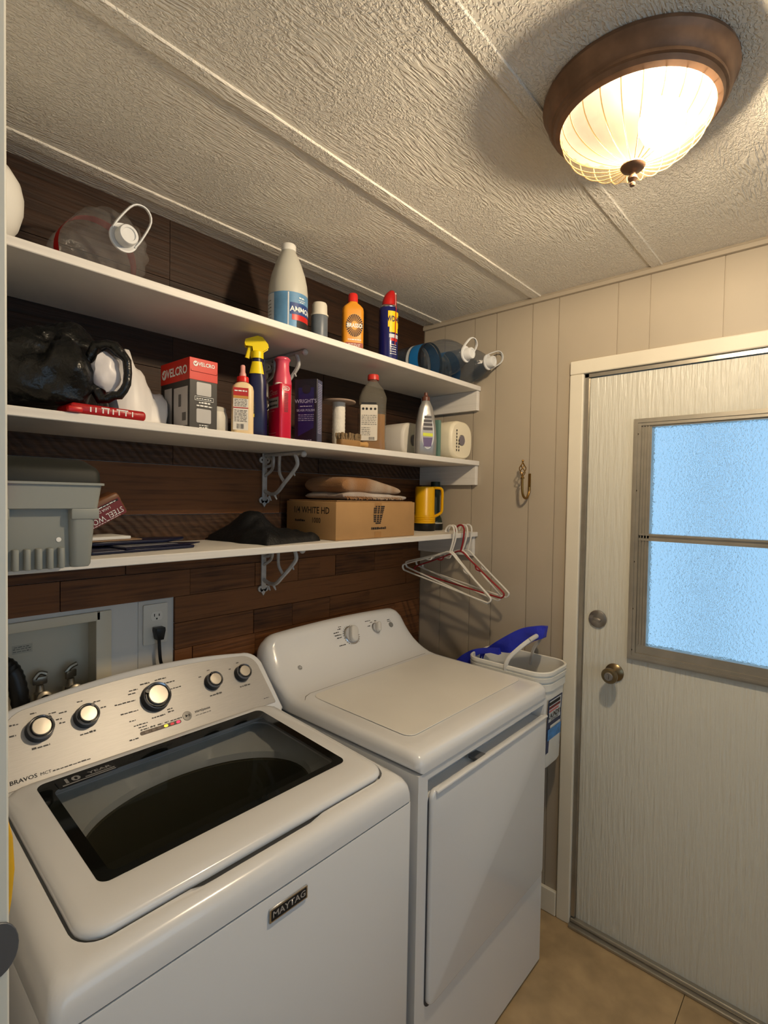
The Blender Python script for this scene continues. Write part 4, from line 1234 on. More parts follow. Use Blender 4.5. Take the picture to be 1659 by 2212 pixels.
# ------------------------------------------------------------------ things on the top shelf
Z1, Z2, Z3 = SHZ
gl = thing('glass_globe', 'white round lamp globe at the left end of the top shelf', 'globe', (-1.672, -0.185, Z1))
bm = B(); lathe(bm, [(0.045, 0.0), (0.047, 0.003), (0.045, 0.014), (0.07, 0.03), (0.086, 0.055), (0.094, 0.085), (0.095, 0.11), (0.09, 0.135), (0.076, 0.158), (0.055, 0.174), (0.028, 0.183), (0.0001, 0.185)], 40)
newobj('globe', bm, mat('opal_white', (232, 230, 224), 0.3), gl)

def jug(x, y, z, r, length, yaw, mbody, lab, band=None, band_pos=(0.28, 0.42), handle_rot=0.6, pitch=0.0, hsz=1.0, grp=None, sqr=0.35):
    """water jug lying down, neck toward the room; root at the resting line, local z runs along the axis to the neck"""
    rot = Matrix.Rotation(yaw, 4, 'Z') @ Matrix.Rotation(math.radians(90) + pitch, 4, 'X')
    t = thing('water_jug', lab, 'jug', (x, y, z), rot=rot, group=grp)
    t.location = (x, y, z)
    bm = B(); prof = [(0.0001, 0.004), (r * 0.6, 0.0), (r * 0.9, 0.005), (r, 0.02)]
    zz = 0.03
    while zz < length * 0.55:
        prof += [(r, zz), (r * 0.965, zz + 0.008), (r, zz + 0.016)]; zz += 0.024
    prof += [(r, length * 0.58), (r * 0.99, length * 0.62), (r * 0.97, length * 0.67), (r * 0.92, length * 0.72), (r * 0.85, length * 0.77), (r * 0.75, length * 0.82), (r * 0.62, length * 0.87), (r * 0.46, length * 0.92), (0.019, length * 0.965), (0.017, length * 0.99), (0.017, length), (0.0001, length)]
    rings = []
    n = 84
    for rad, h in prof:
        tw = max(0.0, (h / length - 0.55) / 0.4)
        ring = []
        for i in range(n):
            a = 2 * math.pi * i / n
            k = 1 + (0.05 * math.sin(14 * a + 5 * tw) * math.sin(math.pi * min(1, tw)) if 0 < tw < 1 else 0)
            ring.append((rad * k * math.cos(a), rad * k * math.sin(a), h))
        rings.append(ring)
    loops(bm, rings, True, True)
    newobj('jug_body', bm, mbody, t, angle=50)
    bm = B(); lathe(bm, [(0.0001, length - 0.012), (0.021, length - 0.012), (0.021, length + 0.010), (0.019, length + 0.013), (0.014, length + 0.013), (0.013, length + 0.0105), (0.0001, length + 0.0105)], 28)
    newobj('cap', bm, mat('cap_white', (214, 216, 218), 0.4), t)
    bm = B()
    lathe(bm, [(0.019, length - 0.018), (0.030, length - 0.018), (0.030, length - 0.013), (0.019, length - 0.013)], 28)
    newobj('collar', bm, mat('cap_white', (214, 216, 218), 0.4), t)
    ca, sa = math.cos(handle_rot), math.sin(handle_rot)
    def HP(u, v, wz):
        return (u * ca - v * sa, u * sa + v * ca, length - 0.0155 + wz)
    q = hsz
    pts = [HP(-0.027, 0.0, 0), HP(-0.028, 0.02 * q, 0.005), HP(-0.022, 0.055 * q, 0.016), HP(0.0, 0.066 * q, 0.02), HP(0.022, 0.055 * q, 0.016), HP(0.028, 0.02 * q, 0.005), HP(0.027, 0.0, 0)]
    bm = B(); tube(bm, spline(pts, 4), 0.0042, 6, flat=(0.6, 1.3)); newobj('carry_handle', bm, mat('cap_white', (214, 216, 218), 0.4), t)
    if band:
        for nm, p0, p1, m in band:
            bm = B(); lathe(bm, [(r * 1.006, length * p0), (r * 1.006, length * p1)], 40, cap=False); newobj(nm, bm, m, t)
    return t
jug(-1.418, -0.03, Z1 + 0.0865, 0.085, 0.25, 0.03, M_CLEAR, 'clear plastic jug with red label lying on the top shelf', [('red_label', 0.30, 0.42, M_RED)], handle_rot=-0.5, hsz=1.25)
M_LB = mat('label_cyan', (30, 110, 176), 0.4); M_LBD = mat('label_black', (26, 30, 36), 0.5); M_LBW = mat('label_white', (200, 205, 210), 0.5)
jug(-0.23, -0.06, Z1 + 0.0715, 0.071, 0.33, 0.0, M_BLUECLR, 'blue tinted water jug lying on the top shelf, with blue label, left of the pair', [('blue_label', 0.30, 0.43, M_LB), ('black_label', 0.44, 0.475, M_LBD), ('white_label', 0.25, 0.29, M_LBW)], handle_rot=-0.5, hsz=1.0, grp='water jugs')
jug(-0.0805, -0.06, Z1 + 0.0715, 0.071, 0.335, 0.0, M_BLUECLR, 'blue tinted water jug lying on the top shelf against the panelled wall', [('blue_label', 0.30, 0.43, M_LB), ('white_label', 0.25, 0.29, M_LBW)], handle_rot=-1.1, hsz=1.3, grp='water jugs')

# ammonia bottle
x, y = -0.922, -0.205
t = thing('ammonia_bottle', 'translucent white ammonia bottle with blue label on the top shelf', 'bottle', (x, y, Z1), facing(x, y))
bm = B(); lathe(bm, [(0.0001, 0.0), (0.05, 0.0), (0.056, 0.006), (0.057, 0.02), (0.057, 0.115), (0.0575, 0.125), (0.055, 0.15), (0.049, 0.178), (0.040, 0.205), (0.030, 0.230), (0.021, 0.248), (0.019, 0.252), (0.0001, 0.252)], 40)
newobj('bottle_body', bm, mat('hazy_plastic', (184, 182, 172), 0.4), t)
bm = B(); lathe(bm, [(0.0195, 0.249), (0.0215, 0.25), (0.0215, 0.266), (0.0195, 0.269), (0.0001, 0.269)], 32); newobj('cap', bm, M_WPLAS, t)
label(t, 0.0576, 0.0576, -1.5, 1.5, 0.012, 0.115, mat('label_sky', (92, 140, 180), 0.5, var=0.3, vscale=14))
label(t, 0.0579, 0.0579, -1.4, -0.75, 0.014, 0.113, M_LBW, 'label_stripe'); label(t, 0.0579, 0.0579, -0.02, 0.05, 0.014, 0.113, M_LBW, 'label_stripe')
label(t, 0.058, 0.058, 0.10, 1.45, 0.052, 0.085, mat('label_deepblue', (30, 60, 120), 0.5), 'label_band'); label(t, 0.058, 0.058, 0.2, 1.45, 0.036, 0.052, M_RED, 'label_band'); label(t, 0.058, 0.058, 0.45, 1.45, 0.014, 0.036, M_INK, 'label_band')
print_wrap(t, 'AMMONIA', 0.021, 0.066, 0.0585, 0.0585, M_WTXT, 0.95, 0.02)
bm = B(); rects(bm, words(0, 0, 0.018, 0.002) + words(-0.004, 0.005, 0.026, 0.002) + words(-0.002, 0.011, 0.02, 0.004), Matrix.Identity(4))
for v in bm.verts:
    ph = 0.6 + v.co.x / 0.058; v.co = Vector((0.0585 * math.sin(ph), -0.0585 * math.cos(ph), 0.088 + v.co.y))
newobj('label_print', bm, M_WTXT, t, smooth=False)
bm = B(); rects(bm, [q for k in range(8) for q in words(-0.012, k * 0.010, 0.02, 0.003)], Matrix.Identity(4))
for v in bm.verts:
    ph = -1.08 + v.co.x / 0.058; v.co = Vector((0.0583 * math.sin(ph), -0.0583 * math.cos(ph), 0.022 + v.co.y))
newobj('label_print', bm, M_INKG, t, smooth=False)

# small grey can
x, y = -0.80, -0.205
t = thing('spray_can', 'small grey can with cream cap beside the ammonia bottle', 'can', (x, y, Z1), facing(x, y))
bm = B(); lathe(bm, [(0.0001, 0), (0.0245, 0), (0.026, 0.003), (0.026, 0.092), (0.0255, 0.094), (0.0001, 0.094)], 32); newobj('can_body', bm, mat('slate_can', (94, 102, 112), 0.4, var=0.1, vscale=30), t)
bm = B(); lathe(bm, [(0.0001, 0.0935), (0.0275, 0.0935), (0.0275, 0.098), (0.0245, 0.099), (0.0235, 0.128), (0.021, 0.134), (0.0001, 0.137)], 32); newobj('cap', bm, mat('cream_cap', (206, 200, 186), 0.4), t)
# brass polish
x, y = -0.655, -0.205
t = thing('polish_bottle', 'orange metal polish bottle with red cap on the top shelf', 'bottle', (x, y, Z1), facing(x, y, 12))
bm = B()
def oval(hx, hy, r, z):
    return [(a, b, z) for a, b in rr(-hx, hx, -hy, hy, r, 5, 1)]
loops(bm, [oval(0.034, 0.018, 0.012, 0), oval(0.0355, 0.02, 0.014, 0.004), oval(0.0355, 0.02, 0.014, 0.150), oval(0.0335, 0.019, 0.014, 0.160), oval(0.026, 0.017, 0.013, 0.168), oval(0.0165, 0.0155, 0.0125, 0.175), oval(0.0145, 0.0145, 0.0135, 0.18)])
newobj('bottle_body', bm, mat('orange_tin', (214, 142, 34), 0.4), t)
bm = B(); lathe(bm, [(0.015, 0.178), (0.0165, 0.179), (0.0155, 0.203), (0.013, 0.207), (0.0001, 0.208)], 24); newobj('cap', bm, mat('red_cap', (206, 40, 34), 0.4), t)
bm = B(); lathe(bm, [(0.0001, 0), (0.029, 0), (0.029, 0.0006), (0.0001, 0.0006)], 24, at(0.002, -0.0201, 0.098) @ Matrix.Scale(1.35, 4, (0, 0, 1)) @ FRONT)
sun = newobj('label_field', bm, mat('label_gold', (222, 160, 70), 0.5), t)
bm = B()
for k in range(28):
    a = 2 * math.pi * k / 28
    MM = at(0.002, -0.0212, 0.098) @ Matrix.Scale(1.3, 4, (0, 0, 1)) @ FRONT @ Matrix.Rotation(a, 4, 'Z')
    vs = [bm.verts.new(MM @ Vector(p)) for p in ((-0.0006, 0.011, 0), (0.0006, 0.011, 0), (0.0024, 0.0285, 0), (-0.0024, 0.0285, 0))]; bm.faces.new(vs)
newobj('sun_rays', bm, mat('dark_brown_ink', (58, 34, 26), 0.6), sun, smooth=False)
print_flat(sun, 'BRASSO', 0.0185, at(0.002, -0.0218, 0.097) @ FRONT, M_WTXT, bold=0.03, sx=0.78)
bm = B(); rects(bm, [(-0.027, 0.031, 0.006, 0.042)], at(0, -0.0203, 0) @ FRONT); newobj('label_field', bm, mat('label_rust', (142, 48, 26), 0.5), t, smooth=False)
bm = B(); rects(bm, words(-0.022, 0.05, 0.045, 0.004) + words(-0.02, 0.036, 0.04, 0.002) + words(-0.02, 0.031, 0.04, 0.002), at(0.002, -0.0209, 0) @ FRONT); newobj('label_print', bm, M_WTXT, t, smooth=False)
# blue and yellow lubricant can
x, y = -0.482, -0.21
t = thing('lubricant_can', 'blue aerosol can with yellow shield and red spray top', 'can', (x, y, Z1), facing(x, y))
bm = B(); lathe(bm, [(0.0001, 0), (0.033, 0), (0.0345, 0.003), (0.0345, 0.198), (0.032, 0.205), (0.0001, 0.205)], 36); newobj('can_body', bm, mat('can_blue', (22, 26, 92), 0.25, coat=0.3), t)
bm = B(); lathe(bm, [(0.0325, 0.204), (0.033, 0.206), (0.028, 0.213), (0.022, 0.217), (0.0001, 0.217)], 32); newobj('can_shoulder', bm, M_CHROME, t)
bm = B()
loops(bm, [[(0.024 * math.cos(a), 0.024 * math.sin(a), 0.213) for a in [2 * math.pi * i / 24 for i in range(24)]], [(0.0235 * math.cos(a) + 0.001, 0.0235 * math.sin(a), 0.232) for a in [2 * math.pi * i / 24 for i in range(24)]],
           [(0.021 * math.cos(a) + 0.003, 0.021 * math.sin(a), 0.25 + 0.004 * math.cos(a)) for a in [2 * math.pi * i / 24 for i in range(24)]], [(0.015 * math.cos(a) + 0.004, 0.016 * math.sin(a), 0.262 + 0.006 * math.cos(a)) for a in [2 * math.pi * i / 24 for i in range(24)]], [(0.006 * math.cos(a) + 0.004, 0.007 * math.sin(a), 0.268 + 0.003 * math.cos(a)) for a in [2 * math.pi * i / 24 for i in range(24)]]])
newobj('spray_top', bm, M_RED, t)
bm = B(); box(bm, 0.021, 0.0265, -0.004, 0.004, 0.206, 0.262, 0.002); newobj('straw_holder', bm, M_WPLAS, t)
bm = B(); tube(bm, [(0.0255, -0.016, 0.25), (0.026, -0.0265, 0.2), (0.025, -0.0285, 0.11), (0.024, -0.029, 0.07)], 0.0013, 6); newobj('straw', bm, M_RED, t)
bm = B(); patch(bm, 0.0349, 0.0349, -0.05, 1.35, 0.132, 0.188); patch(bm, 0.0349, 0.0349, 0.12, 1.22, 0.114, 0.132); newobj('yellow_shield', bm, mat('shield_yellow', (250, 206, 20), 0.4), t)
print_wrap(t, 'WD-40', 0.027, 0.160, 0.0353, 0.0353, mat('print_navy', (20, 24, 80), 0.5), 0.62, 0.03, 0.62)
label(t, 0.0350, 0.0350, 0.1, 1.3, 0.095, 0.108, M_LBW, 'label_band'); label(t, 0.0350, 0.0350, 0.25, 1.1, 0.084, 0.094, M_RED, 'label_band')
bm = B(); rects(bm, [q for k in range(5) for q in words(0, -k * 0.008, 0.028, 0.003)], Matrix.Identity(4))
for v in bm.verts:
    ph = 0.2 + v.co.x / 0.035; v.co = Vector((0.0352 * math.sin(ph), -0.0352 * math.cos(ph), 0.07 + v.co.y))
newobj('label_print', bm, M_WTXT, t, smooth=False)

# ------------------------------------------------------------------ things on the middle shelf
def crumple(bm, c, s, seed, amp=0.25, f=2.2, sub=5, floor=None, sharp=True, back=None):
    r = bmesh.ops.create_icosphere(bm, subdivisions=sub, radius=1.0)
    for v in r['verts']:
        d = v.co.normalized()
        n1 = noise.noise(d * f + Vector((seed, 0, 0)))
        n2 = abs(noise.noise(Vector((d.x * 1.0, d.y * 1.4, d.z * 0.8)) * f * 1.7 + Vector((0, seed, 0))))
        n3 = abs(noise.noise(d * f * 5.0 + Vector((0, 0, seed))))
        k = 1 + amp * (n1 * 1.0 - n2 * (0.75 if sharp else 0.3) - n3 * (0.08 if sharp else 0.12) + 0.25)
        p = Vector((c[0] + d.x * s[0] * k, c[1] + d.y * s[1] * k, c[2] + d.z * s[2] * k))
        if floor is not None and p.z < floor:
            p.z = floor + (floor - p.z) * 0.03
        if back is not None and p.y > back:
            p.y = back - (p.y - back) * 0.03
        v.co = p
M_BAG = mat('black_bin_liner', (8, 9, 9), 0.32, bump=1.0, bscale=24, detail=2)
t = thing('black_bag', 'tall dark bin liner slumped at the far left of the middle shelf', 'bag', (-1.70, -0.085, Z2))
bm = B(); crumple(bm, (0, 0, 0.12), (0.085, 0.07, 0.15), 3.0, 0.3, 1.2, floor=0.001, back=0.08, sharp=True); newobj('bag', bm, M_BAG, t, angle=80)
t = thing('black_bag', 'crumpled shiny black plastic bag on the middle shelf, with an open end showing white', 'bag', (-1.515, -0.195, Z2 + 0.0225))
bm = B(); crumple(bm, (-0.005, 0, 0.062), (0.10, 0.09, 0.10), 11.0, 0.36, 1.35, floor=0.0, sharp=True); newobj('bag', bm, M_BAG, t, angle=80)
# the rolled open mouth of the bag
bm = B()
pts = []
for k in range(20):
    a = 2 * math.pi * k / 20
    pts.append((0.066 + 0.042 * math.cos(a) * 0.8, -0.085 - 0.02 * math.cos(a), 0.075 + 0.058 * math.sin(a) + 0.018 * noise.noise(Vector((2 * math.cos(a), 2 * math.sin(a), 2)))))
tube(bm, pts, [0.0085 + 0.009 * abs(noise.noise(Vector((k * 0.9, 1, 1)))) for k in range(20)], 8, closed=True)
newobj('bag_mouth', bm, M_BAG, t, angle=80)
bm = B(); crumple(bm, (0.066, -0.078, 0.075), (0.028, 0.016, 0.04), 4.0, 0.25, 2.0, 3); newobj('white_lining', bm, mat('white_film', (216, 212, 214), 0.35), t, angle=40)
t = thing('white_bag', 'crumpled white plastic bag beside the black bag on the middle shelf', 'bag', (-1.342, -0.125, Z2))
bm = B()
prof_pts = [(-0.065, 0.0), (-0.06, 0.12), (-0.02, 0.195), (0.012, 0.15), (0.035, 0.105), (0.068, 0.095), (0.074, 0.07), (0.058, 0.036), (0.055, 0.0)]
nseg = 16
rings = []
PP = [(p.x, p.y) for p in spline([(a, b, 0) for a, b in prof_pts], 4)]
for k in range(nseg + 1):
    v = -1 + 2 * k / nseg
    sc_ = math.sqrt(max(0.02, 1 - abs(v) ** 2.6))
    ring = []
    for (a, b) in PP:
        o = noise.noise(Vector((a * 26, b * 26, v * 2.3))); o2 = abs(noise.noise(Vector((a * 50, b * 50, v * 4 + 9))))
        ring.append((a * (0.75 + 0.25 * sc_) + 0.006 * o, v * 0.075 + 0.006 * o2, max(0.0005, b * sc_ * (0.96 + 0.1 * o) - 0.004 * o2)))
    rings.append(ring)
loops(bm, rings, True, True)
newobj('bag', bm, mat('white_carrier_bag', (226, 222, 218), 0.4), t, angle=28)
t = thing('red_packet', 'flat red printed packet under the bags at the shelf edge', 'packet', (-1.45, -0.262, Z2), 0.03)
bm = B(); prism(bm, rr(-0.075, 0.076, -0.035, 0.05, 0.006, 3), 0.0005, 0.022, 0.008, seg=3); newobj('packet', bm, mat('packet_red', (168, 22, 26), 0.35, bump=0.2, bscale=40), t)
bm = B(); box(bm, -0.083, -0.056, -0.046, -0.028, 0.0008, 0.013, 0.004); newobj('folded_corner', bm, mat('packet_red2', (196, 24, 24), 0.35), t)
bm = B()
for x0, h in ((-0.04, 0.010), (-0.030, 0.010), (-0.016, 0.011), (-0.006, 0.011), (0.004, 0.011), (0.016, 0.012), (0.03, 0.012), (0.044, 0.011)):
    rects(bm, [(x0, x0 + 0.0025, 0.006, 0.006 + h)], at(0, -0.0356, 0) @ FRONT)
rects(bm, [(-0.018, -0.002, 0.0155, 0.018), (0.012, 0.036, 0.016, 0.0185)], at(0, -0.0356, 0) @ FRONT)
newobj('packet_print', bm, M_WTXT, t, smooth=False)

# hook and loop tape carton
t = thing('tape_carton', 'red and black tape carton with two windows on the middle shelf', 'carton', (-1.2265, -0.2, Z2), 0.02)
CW, CD, CH = 0.037, 0.072, 0.17
bm = B(); box(bm, -CW, CW, -CD, CD, 0.0005, CH, 0.001, 1); newobj('box_body', bm, mat('carton_charcoal', (52, 50, 48), 0.5), t)
M_VR = mat('carton_red', (206, 44, 30), 0.45)
bm = B(); box(bm, -CW - 0.0006, CW + 0.0006, -CD - 0.0006, CD + 0.0006, CH - 0.052, CH + 0.0006, 0.0008, 1); lid_ = newobj('red_top', bm, M_VR, t)
bm = B(); tube(bm, [(-CW + 0.003, -CD - 0.0008, CH - 0.028), (-CW + 0.003, -CD - 0.0008, CH - 0.032), (CW - 0.002, -CD - 0.0008, CH - 0.032), (CW - 0.002, -CD - 0.0008, CH - 0.028)], 0.0006, 4); newobj('flap_seam', bm, mat('seam_darkred', (120, 20, 16), 0.6), lid_)
FL = at(0, -CD - 0.0012, 0) @ FRONT
LF = Matrix.Rotation(-math.pi / 2, 4, 'Z') @ FRONT
LFm = at(-CW - 0.0012, 0, 0) @ LF
bm = B(); lathe(bm, [(0.0001, 0), (0.0065, 0), (0.0001, 0.0001)], 16, FL @ at(-0.022, CH - 0.013, 0)); newobj('logo_disc', bm, M_WTXT, lid_)
print_flat(lid_, 'VELCRO', 0.0125, FL @ at(0.007, CH - 0.013, 0.0002), M_WTXT, bold=0.025, sx=0.95)
bm = B(); rects(bm, [(-0.0255, -0.022, CH - 0.0135, CH - 0.0125)], FL @ at(0, 0, 0.0004) ); tube(bm, [FL @ Vector(p) for p in ((-0.0255, CH - 0.012, 0.0006), (-0.0225, CH - 0.0155, 0.0006), (-0.0185, CH - 0.0095, 0.0006))], 0.0008, 4); newobj('logo_tick', bm, M_VR, lid_)
bm = B(); lathe(bm, [(0.0001, 0), (0.0125, 0), (0.0001, 0.0001)], 18, LFm @ at(-0.052, CH - 0.028, 0)); newobj('logo_disc', bm, M_WTXT, lid_)
bm = B(); tube(bm, [LFm @ Vector(p) for p in ((-0.058, CH - 0.026, 0.0006), (-0.053, CH - 0.033, 0.0006), (-0.045, CH - 0.021, 0.0006))], 0.0014, 4); newobj('logo_tick', bm, M_VR, lid_)
print_flat(lid_, 'VELCRO', 0.029, LFm @ at(0.012, CH - 0.028, 0.0003), M_WTXT, bold=0.025, sx=0.95)
M_WIN = mat('carton_window', (186, 184, 182), 0.3)
for z0, z1 in ((0.082, 0.114), (0.016, 0.05)):
    bm = B(); prism(bm, rr(-0.019, 0.02, z0, z1, 0.003, 3), 0, 0.0005, 0, at(0, -CD - 0.0002, 0) @ FRONT); newobj('window', bm, M_WIN, t)
bm = B(); rects(bm, [(-0.024, 0.026, 0.0695, 0.0705), (-0.024, 0.026, 0.0785, 0.0795), (-0.024, -0.0232, 0.07, 0.079), (0.0252, 0.026, 0.07, 0.079)] + words(-0.02, 0.073, 0.042, 0.003) + words(-0.013, 0.063, 0.03, 0.004) + words(-0.019, 0.0555, 0.042, 0.004) + words(-0.012, 0.009, 0.024, 0.003) + words(-0.012, 0.004, 0.024, 0.003), FL); newobj('carton_print', bm, M_WTXT, t, smooth=False)
bm = B(); rects(bm, [(-0.05, -0.012, 0.004, 0.105), (-0.002, 0.066, 0.008, 0.102)], LFm); newobj('side_print', bm, M_WIN, t, smooth=False)
bm = B(); rects(bm, [(0.022, 0.034, 0.055, 0.085), (-0.044, -0.034, 0.045, 0.075), (0.04, 0.058, 0.02, 0.04)], LFm @ at(0, 0, 0.0005)); newobj('side_print', bm, M_INKG, t, smooth=False)

t = thing('small_jar', 'small dark jar between white bag and tape carton', 'jar', (-1.283, -0.16, Z2))
bm = B(); lathe(bm, [(0.0001, 0), (0.016, 0), (0.017, 0.002), (0.017, 0.055), (0.013, 0.06), (0.013, 0.07), (0.0001, 0.071)], 20); newobj('jar', bm, mat('dark_jar', (22, 24, 24), 0.3), t)
t = thing('white_jar', 'low cream jar half hidden behind the tape carton', 'jar', (-1.155, -0.20, Z2))
bm = B(); lathe(bm, [(0.0001, 0), (0.031, 0), (0.035, 0.01), (0.035, 0.045), (0.031, 0.058), (0.0001, 0.058)], 32); newobj('jar_body', bm, mat('cream_plastic', (214, 208, 194), 0.45), t)
bm = B(); lathe(bm, [(0.0001, 0.058), (0.030, 0.058), (0.030, 0.068), (0.027, 0.071), (0.0001, 0.072)], 32); newobj('lid', bm, mat('cream_lid', (196, 190, 176), 0.45), t)

# glue bottle
x, y = -1.103, -0.252
t = thing('glue_bottle', 'cream glue bottle with red cap and clear nozzle on the middle shelf', 'bottle', (x, y, Z2), facing(x, y, 8))
bm = B(); loops(bm, [oval(0.026, 0.014, 0.012, 0), oval(0.0285, 0.0165, 0.014, 0.003), oval(0.0285, 0.0165, 0.014, 0.118), oval(0.026, 0.0155, 0.014, 0.129), oval(0.018, 0.0135, 0.0125, 0.136), oval(0.0125, 0.0125, 0.012, 0.138), oval(0.012, 0.012, 0.0115, 0.142)])
newobj('bottle_body', bm, mat('glue_cream', (232, 206, 160), 0.4), t)
bm = B(); lathe(bm, [(0.0001, 0.139), (0.0155, 0.139), (0.0155, 0.150), (0.0145, 0.153), (0.009, 0.155), (0.0001, 0.155)], 26); newobj('cap', bm, mat('cap_red', (212, 34, 28), 0.35), t)
bm = B(); lathe(bm, [(0.0085, 0.154), (0.009, 0.16), (0.0065, 0.166), (0.0062, 0.182), (0.0045, 0.1845), (0.0001, 0.185)], 18); newobj('nozzle', bm, mat('pinkish_clear', (222, 160, 150), 0.25), t)
GF = at(-0.005, -0.0168, 0) @ FRONT
for nm, r_, m, d in (('paper_label', (-0.021, 0.0175, 0.012, 0.122), mat('label_offwhite', (222, 216, 204), 0.55), 0.0), ('label_band', (-0.021, 0.0175, 0.101, 0.122), mat('label_red', (178, 30, 28), 0.5), 0.0006), ('label_band', (-0.021, 0.0175, 0.094, 0.101), mat('label_ochre', (196, 140, 60), 0.5), 0.0006), ('label_band', (-0.021, 0.0175, 0.0685, 0.071), mat('label_red', (178, 30, 28), 0.5), 0.0006)):
    bm = B(); rects(bm, [r_], GF @ at(0, 0, d)); newobj(nm, bm, m, t, smooth=False)
bm = B(); rects(bm, [q for k in range(5) for q in words(-0.018, 0.074 + k * 0.004, 0.032, 0.0018)] + [q for k in range(8) for q in words(-0.018, 0.034 + k * 0.004, 0.032, 0.0018)] + [(-0.012 + k * 0.0022, -0.012 + k * 0.0022 + R.choice((0.0006, 0.0013)), 0.015, 0.028) for k in range(9)], GF @ at(0, 0, 0.0007)); newobj('label_print', bm, M_INKG, t, smooth=False)
bm = B(); rects(bm, words(-0.018, 0.112, 0.032, 0.004), GF @ at(0, 0, 0.0012)); newobj('label_print', bm, M_WTXT, t, smooth=False)

# navy trigger spray
x, y = -1.032, -0.212
t = thing('trigger_spray', 'dark blue spray bottle with yellow trigger head on the middle shelf', 'spray bottle', (x, y, Z2), facing(x, y, 5))
bm = B()
loops(bm, [oval(0.026, 0.02, 0.016, 0), oval(0.0285, 0.0225, 0.018, 0.004), oval(0.0285, 0.0225, 0.018, 0.08), oval(0.026, 0.021, 0.018, 0.12), oval(0.026, 0.021, 0.018, 0.15), oval(0.025, 0.02, 0.018, 0.165), oval(0.0205, 0.018, 0.0165, 0.19), oval(0.016, 0.016, 0.015, 0.212), oval(0.0155, 0.0155, 0.015, 0.22), oval(0.0145, 0.0145, 0.014, 0.228)])
newobj('bottle_body', bm, M_NAVY, t)
M_YS = mat('spray_yellow', (240, 214, 20), 0.4)
bm = B(); patch(bm, 0.0258, 0.0212, -1.0, 0.75, 0.178, 0.212, a2=0.0172, b2=0.017); newobj('yellow_label', bm, M_YS, t)
bm = B(); lathe(bm, [(0.0001, 0.222), (0.0175, 0.222), (0.0175, 0.240), (0.015, 0.243), (0.0001, 0.243)], 26); newobj('collar', bm, M_YS, t)
bm = B()
hp = [(-0.032, 0.262), (-0.030, 0.270), (0.0, 0.281), (0.012, 0.279), (0.026, 0.262), (0.028, 0.254), (0.012, 0.243), (-0.010, 0.243), (-0.012, 0.256), (-0.030, 0.256)]
prism(bm, hp, -0.011, 0.011, 0.003, FRONT, seg=2); newobj('spray_head', bm, M_YS, t)
bm = B(); tube(bm, spline([(-0.018, 0, 0.257), (-0.022, 0, 0.24), (-0.027, 0, 0.222)], 5), 0.0048, 8, flat=(0.8, 1.4)); newobj('trigger', bm, M_YS, t)
bm = B(); rects(bm, [(-0.026, -0.006, 0.055, 0.098)], at(0, -0.0232, 0) @ FRONT); lb = newobj('small_label', bm, mat('label_blackish', (30, 30, 44), 0.5), t, smooth=False)
bm = B(); rects(bm, [(-0.0245, -0.008, 0.057, 0.066)], at(0, -0.0237, 0) @ FRONT); newobj('label_band', bm, M_YS, lb, smooth=False)
bm = B(); rects(bm, words(-0.0245, 0.088, 0.016, 0.003) + words(-0.0245, 0.080, 0.016, 0.003) + words(-0.0245, 0.072, 0.016, 0.003), at(0, -0.0237, 0) @ FRONT); newobj('label_print', bm, M_INKG, lb, smooth=False)

# red gloss tin
x, y = -0.972, -0.238
t = thing('gloss_tin', 'rectangular red gloss tin with white lid on the middle shelf', 'tin', (x, y, Z2), math.radians(-7))
TW, TD, THH = 0.019, 0.035, 0.155
bm = B(); prism(bm, rr(-TW, TW, -TD, TD, 0.007, 4), 0.0005, THH, 0.0015); newobj('tin_body', bm, mat('tin_red', (196, 16, 54), 0.25, coat=0.4), t)
bm = B(); lathe(bm, [(0.0001, THH), (0.012, THH), (0.012, THH + 0.006), (0.0095, THH + 0.009), (0.0001, THH + 0.009)], 22, at(0, 0.006, 0)); newobj('cap', bm, M_WPLAS, t)
TL = at(-TW - 0.0006, 0, 0) @ LF
bm = B(); rects(bm, [(-0.027, 0.026, 0.088, 0.118)], TL); newobj('label_field', bm, mat('label_grey', (170, 164, 160), 0.5), t, smooth=False)
print_flat(t, 'Gloss', 0.022, TL @ at(-0.001, 0.132, 0.0005), mat('print_dusty', (200, 130, 130), 0.5), sx=0.9)
bm = B(); rects(bm, words(-0.024, 0.106, 0.046, 0.006) + words(-0.024, 0.093, 0.046, 0.007), TL @ at(0, 0, 0.0006)); newobj('label_print', bm, M_INK, t, smooth=False)
bm = B(); rects(bm, words(-0.026, 0.08, 0.03, 0.002) + words(-0.026, 0.018, 0.04, 0.0015) + words(-0.026, 0.01, 0.04, 0.0015), TL); newobj('label_print', bm, mat('print_dusty', (200, 130, 130), 0.5), t, smooth=False)
TF = at(0, -TD - 0.0006, 0) @ FRONT
bm = B(); tube(bm, [TF @ Vector((0.010 * math.cos(a), 0.142 + 0.006 * math.sin(a), 0)) for a in [2 * math.pi * k / 20 for k in range(20)]], 0.0008, 5, closed=True); newobj('oval_logo', bm, M_WTXT, t)
bm = B(); rects(bm, words(-0.006, 0.142, 0.012, 0.003) + words(-0.007, 0.138, 0.014, 0.002), TF); newobj('label_print', bm, M_WTXT, t, smooth=False)
bm = B(); rects(bm, [(-0.006, 0.006, 0.126 - k * 0.0045, 0.1285 - k * 0.0045) for k in range(12)], TF); newobj('label_print', bm, mat('print_darkred', (120, 8, 34), 0.5), t, smooth=False)
